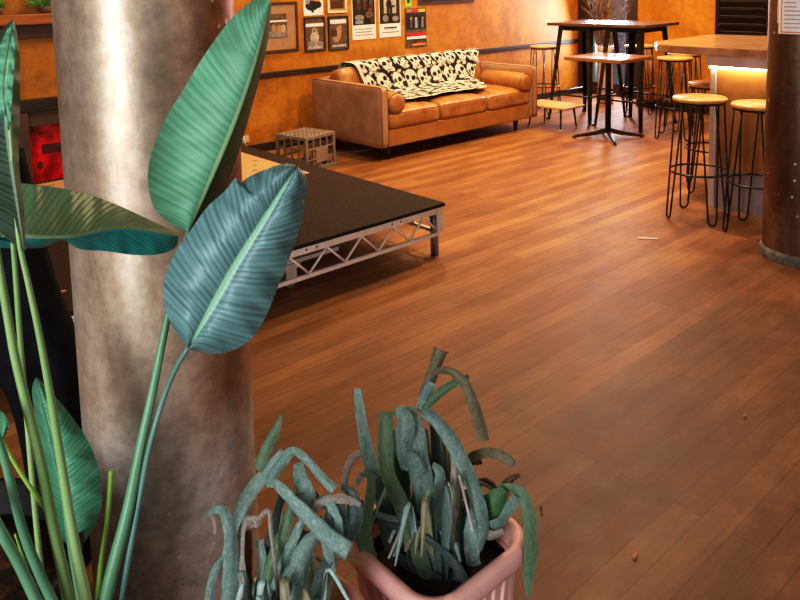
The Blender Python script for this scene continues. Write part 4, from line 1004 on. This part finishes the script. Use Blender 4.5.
def tuft(par, s_, count, seed, spread):
    rnd = random.Random(seed)
    for k in range(count):
        a = rnd.uniform(0, 6.28); r_ = rnd.uniform(.01, .07); b0 = s_+Vector((r_*math.cos(a), r_*math.sin(a), 0)); hh_ = rnd.uniform(.10, .24); out = rnd.uniform(.03, spread)
        w_ = b0+Vector((math.cos(a)*out*.45, math.sin(a)*out*.45, hh_)); q = b0+Vector((math.cos(a)*out, math.sin(a)*out, hh_*rnd.uniform(.45, .85)))
        L = spline([b0, b0.lerp(w_, .5)+Vector((0, 0, .02)), w_, q], 22); s0 = Vector((-math.sin(a+rnd.uniform(-.6, .6)), math.cos(a), 0)).normalized()
        bm = nb(); rows = []; uvl = bm.loops.layers.uv.new('UVMap'); wd = rnd.uniform(.006, .011)
        for i, p_ in enumerate(L):
            w2 = wd*(1-.75*(i/21)**4); n_ = s0.cross((L[min(i+1, 21)]-L[max(i-1, 0)]).normalized()); sd = (s0+n_*.4*math.sin(i*.25+k)).normalized()
            rows.append([bm.verts.new(p_+sd*(w2*u)+n_*(.005*abs(u))) for u in (-1, -.5, 0, .5, 1)])
        for ii, (A, B) in enumerate(zip(rows, rows[1:])):
            for i in range(4):
                f = bm.faces.new((A[i], A[i+1], B[i+1], B[i])); f.smooth = True
                for l, uv_ in zip(f.loops, ((ii/6, i/4), (ii/6, (i+1)/4), (ii/6+.17, (i+1)/4), (ii/6+.17, i/4))): l[uvl].uv = uv_
        obj('leaf', bm, MT[rnd.choice(['d1', 'd1', 'd6', 'd2', 'd3', 'd4'])], par)
tuft(qt, sR, 26, 21, .10)
# round terracotta pot
TX, TY, TZ = .656, 1.10, .33
tt = thing('withered_plant', 'collapsed grey green strap leaved plant in a round terracotta pot', 'plant', (TX, TY, 0))
RT_ = .155
bm = nb(); lathe(bm, [(0, 0), (.095, 0), (.10, .01), (.135, TZ-.05), (.12, TZ-.05), (.09, .02), (0, .02)], TX, TY, 48); obj('pot_body', bm, MT['terra'], tt)
bm = nb(); lathe(bm, [(.134, TZ-.055), (RT_-.003, TZ-.055), (RT_, TZ-.05), (RT_, TZ-.006), (RT_-.005, TZ), (RT_-.013, TZ), (RT_-.018, TZ-.006), (RT_-.022, TZ-.06)], TX, TY, 48); obj('pot_rim', bm, MT['terra'], tt)
bm = nb(); lathe(bm, [(0, TZ-.05), (.08, TZ-.055), (RT_-.022, TZ-.06)], TX, TY, 40); obj('soil', bm, MT['soil'], tt)
dL = depth((TX, TY, TZ)); sL = Vector((TX, TY, TZ-.055))
def sl_(dx, dy): return sL+Vector((dx, dy, 0))
LL_ = [
 ([(284, 452, .06), (266, 473, .06), (249, 494, .05), (238, 518, .04), (240, 550, .03)], [9, 13, 15, 14, 12], 'd1', sl_(-.03, .02)),
 ([(281, 415, .08), (276, 430, .08), (268, 446, .07), (257, 470, .06)], [3, 10, 12, 11], 'd2', None),
 ([(270, 480, .05), (282, 463, .05), (292, 452, .04), (306, 461, .02), (320, 477, .01), (334, 491, .0)], [10, 10, 9, 9, 9, 10], 'd1', None),
 ([(266, 483, .02), (278, 486, .0), (300, 509, -.02), (324, 533, -.04), (349, 552, -.06)], [7, 10, 13, 14, 14], 'd1', None),
 ([(206, 516, .0), (214, 510, -.01), (223, 512, -.02), (230, 530, -.03), (231, 560, -.03), (229, 602, -.03)], [4, 8, 12, 14, 14, 15], 'd1', None),
 ([(208, 515, .0), (213, 520, -.01), (215, 534, -.01)], [3, 4, 3], 'd4', None),
 ([(250, 516, .0), (242, 530, -.01), (239, 560, -.02), (244, 602, -.03)], [5, 9, 11, 12], 'd4', None),
 ([(246, 526, .0), (254, 521, -.02), (259, 526, -.02)], [8, 11, 7], 'd4', None),
 ([(257, 521, -.02), (264, 513, -.02), (269, 511, -.02), (271, 530, -.03), (275, 566, -.04), (279, 604, -.04)], [4, 4, 4, 4, 4, 4], 'd4', None),
 ([(249, 530, .0), (247, 560, .0), (246, 596, -.01)], [6, 10, 10], 'd5', None),
 ([(259, 540, .02), (262, 565, .0), (259, 602, -.02)], [8, 11, 12], 'd1', None),
 ([(292, 503, .0), (285, 528, -.01), (273, 560, -.02), (264, 600, -.03)], [8, 12, 12, 11], 'd2', None),
 ([(298, 463, .04), (300, 480, .02), (304, 492, .01), (308, 515, .0)], [9, 16, 20, 18], 'd1', None),
 ([(318, 494, .02), (310, 500, .01), (300, 500, .01), (296, 516, .0)], [6, 12, 14, 9], 'd6', None),
 ([(318, 534, -.02), (306, 552, -.03), (299, 580, -.04), (293, 606, -.05)], [12, 20, 21, 20], 'd1', None),
 ([(330, 560, -.02), (320, 576, -.02), (315, 604, -.03)], [8, 13, 12], 'd6', None),
 ([(304, 515, -.01), (292, 543, -.02), (284, 562, -.02), (274, 590, -.03)], [6, 9, 9, 8], 'd1', None),
 ([(300, 560, -.03), (288, 574, -.04), (280, 598, -.04)], [6, 9, 9], 'd1', None),
 ([(318, 502, .0), (332, 506, -.01), (339, 530, -.02), (341, 556, -.02)], [10, 20, 22, 14], 'd6', None),
 ([(312, 508, .0), (330, 499, -.01), (348, 500, -.01), (360, 506, -.01)], [5, 8, 8, 6], 'd4', None),
 ([(342, 488, .02), (350, 496, .0), (354, 516, -.01), (350, 540, -.01)], [9, 16, 16, 10], 'd6', None),
 ([(328, 500, -.01), (336, 520, -.02), (338, 545, -.03)], [8, 12, 9], 'd1', None),
 ([(228, 552, -.01), (216, 568, -.02), (211, 584, -.02), (209, 606, -.02)], [4, 7, 8, 9], 'd1', None),
 ([(272, 530, .03), (268, 550, .02), (268, 580, .01)], [6, 9, 9], 'd6', sl_(-.01, 0)),
 ([(284, 490, .04), (276, 520, .03), (272, 550, .02)], [8, 11, 11], 'd6', sl_(0, .02)),
 ([(318, 516, -.01), (326, 545, -.02), (332, 575, -.02)], [8, 10, 8], 'd1', None),
 ([(306, 530, .02), (298, 560, .02), (292, 590, .01)], [9, 14, 12], 'd6', sl_(.03, .0)),
]
for k, (pts, ws, m, soil) in enumerate(LL_): strap(tt, pts, ws, m, dL, (k % 5-2)*.22, .04+.06*(k % 3), soil=soil)

tuft(tt, sL, 20, 33, .10)

# ------------------------------------------------------------------ bits on the floor
p = onz(648, 239); bm = nb(); box(bm, -.055, .055, -.006, .006, 0, .006, .001, 1, rot=Matrix.Rotation(RAD(-52), 3, 'Z')); bmesh.ops.translate(bm, verts=bm.verts[:], vec=p)
solo('paper_scrap', bm, MT['white'], 'thin white scrap lying on the floor in front of the stools', 'litter', p)
def fallen(x, y, s, label, m='bit', g=None):
    p = onz(x, y); bm = nb(); pts = [(-s, -.2*s), (-.2*s, -.5*s), (s, 0), (.3*s, .45*s), (-.6*s, .4*s)]
    lo = [bm.verts.new(p+Vector((a, b, .001))) for a, b in pts]; hi = [bm.verts.new(p+Vector((a, b, .006+.004*(k % 2)))) for k, (a, b) in enumerate(pts)]
    bm.faces.new(hi); bm.faces.new(lo[::-1])
    for k in range(5): bm.faces.new((lo[k], lo[(k+1) % 5], hi[(k+1) % 5], hi[k]))
    solo('leaf_scrap', bm, MT[m], label, 'litter', p, g)
fallen(635, 557, .011, 'orange brown dried leaf scrap alone on the bare floor in front of the pots')
fallen(541, 508, .005, 'tiny orange crumb on the floor beside the drooping leaf, upper of two', 'bit')
fallen(542, 514, .004, 'tiny orange crumb on the floor beside the drooping leaf, lower of two', 'bit')
fallen(745, 417, .009, 'dark greenish scrap on the open floor below the shiny patch', 'd3')
q = onz(63, 292, SZ); bm = nb(); box(bm, q.x-.012, q.x+.012, q.y-.008, q.y+.008, SZ, SZ+.006, .002); solo('leaf_scrap', bm, MT['bit'], 'small orange scrap on the black stage carpet', 'litter', (q.x, q.y, SZ))

# ------------------------------------------------------------------ light
def area(name, loc, target, sx, sy, power, col):
    l = bpy.data.lights.new(name, 'AREA'); l.shape = 'RECTANGLE'; l.size = sx; l.size_y = sy; l.energy = power; l.color = col
    o = bpy.data.objects.new(name, l); COL.objects.link(o); o.location = loc
    o.rotation_euler = (Vector(target)-Vector(loc)).to_track_quat('-Z', 'Y').to_euler(); return o
area('window_daylight', (-2.2, .15, 1.5), (.7, 1.7, 1.5), .9, 3.0, 112, (.94, .97, 1))
area('front_fill', (2.2, -3.6, 2.2), (2.4, 2.2, .5), 3.0, 1.6, 38, (1, .95, .9))  # unseen fill light, added behind the camera to lift the shaded fronts
warm = (1, .74, .45)
for x, y, pw in ((5.2, 5.35, 52), (6.9, 4.7, 48), (2.3, 4.0, 26), (4.3, 3.1, 85), (5.6, 3.3, 55), (3.3, 5.3, 12)): area('ceiling_lamp', (x, y, 3.2), (x, y, 0), .22, .22, pw, warm)
area('wall_washer', (7.0, 3.9, 3.1), (8.3, 3.9, 1.0), .2, 1.6, 40, warm)
area('door_daylight', (8.38, 5.5, 1.3), (4, 3.5, 0), .5, 1.8, 70, (.95, .9, 1))
W = bpy.data.worlds.new('world'); S.world = W; W.use_nodes = True
bg = W.node_tree.nodes['Background']; bg.inputs[0].default_value = (.80, .88, 1, 1); bg.inputs[1].default_value = .4
S.view_settings.view_transform = 'Standard'; S.view_settings.look = 'None'; S.view_settings.exposure = 0
S.view_settings.use_curve_mapping = True
cv = S.view_settings.curve_mapping; k = cv.curves[3]
for a, b in ((.04, .022), (.18, .15), (.5, .56)): k.points.new(a, b)
cv.update()
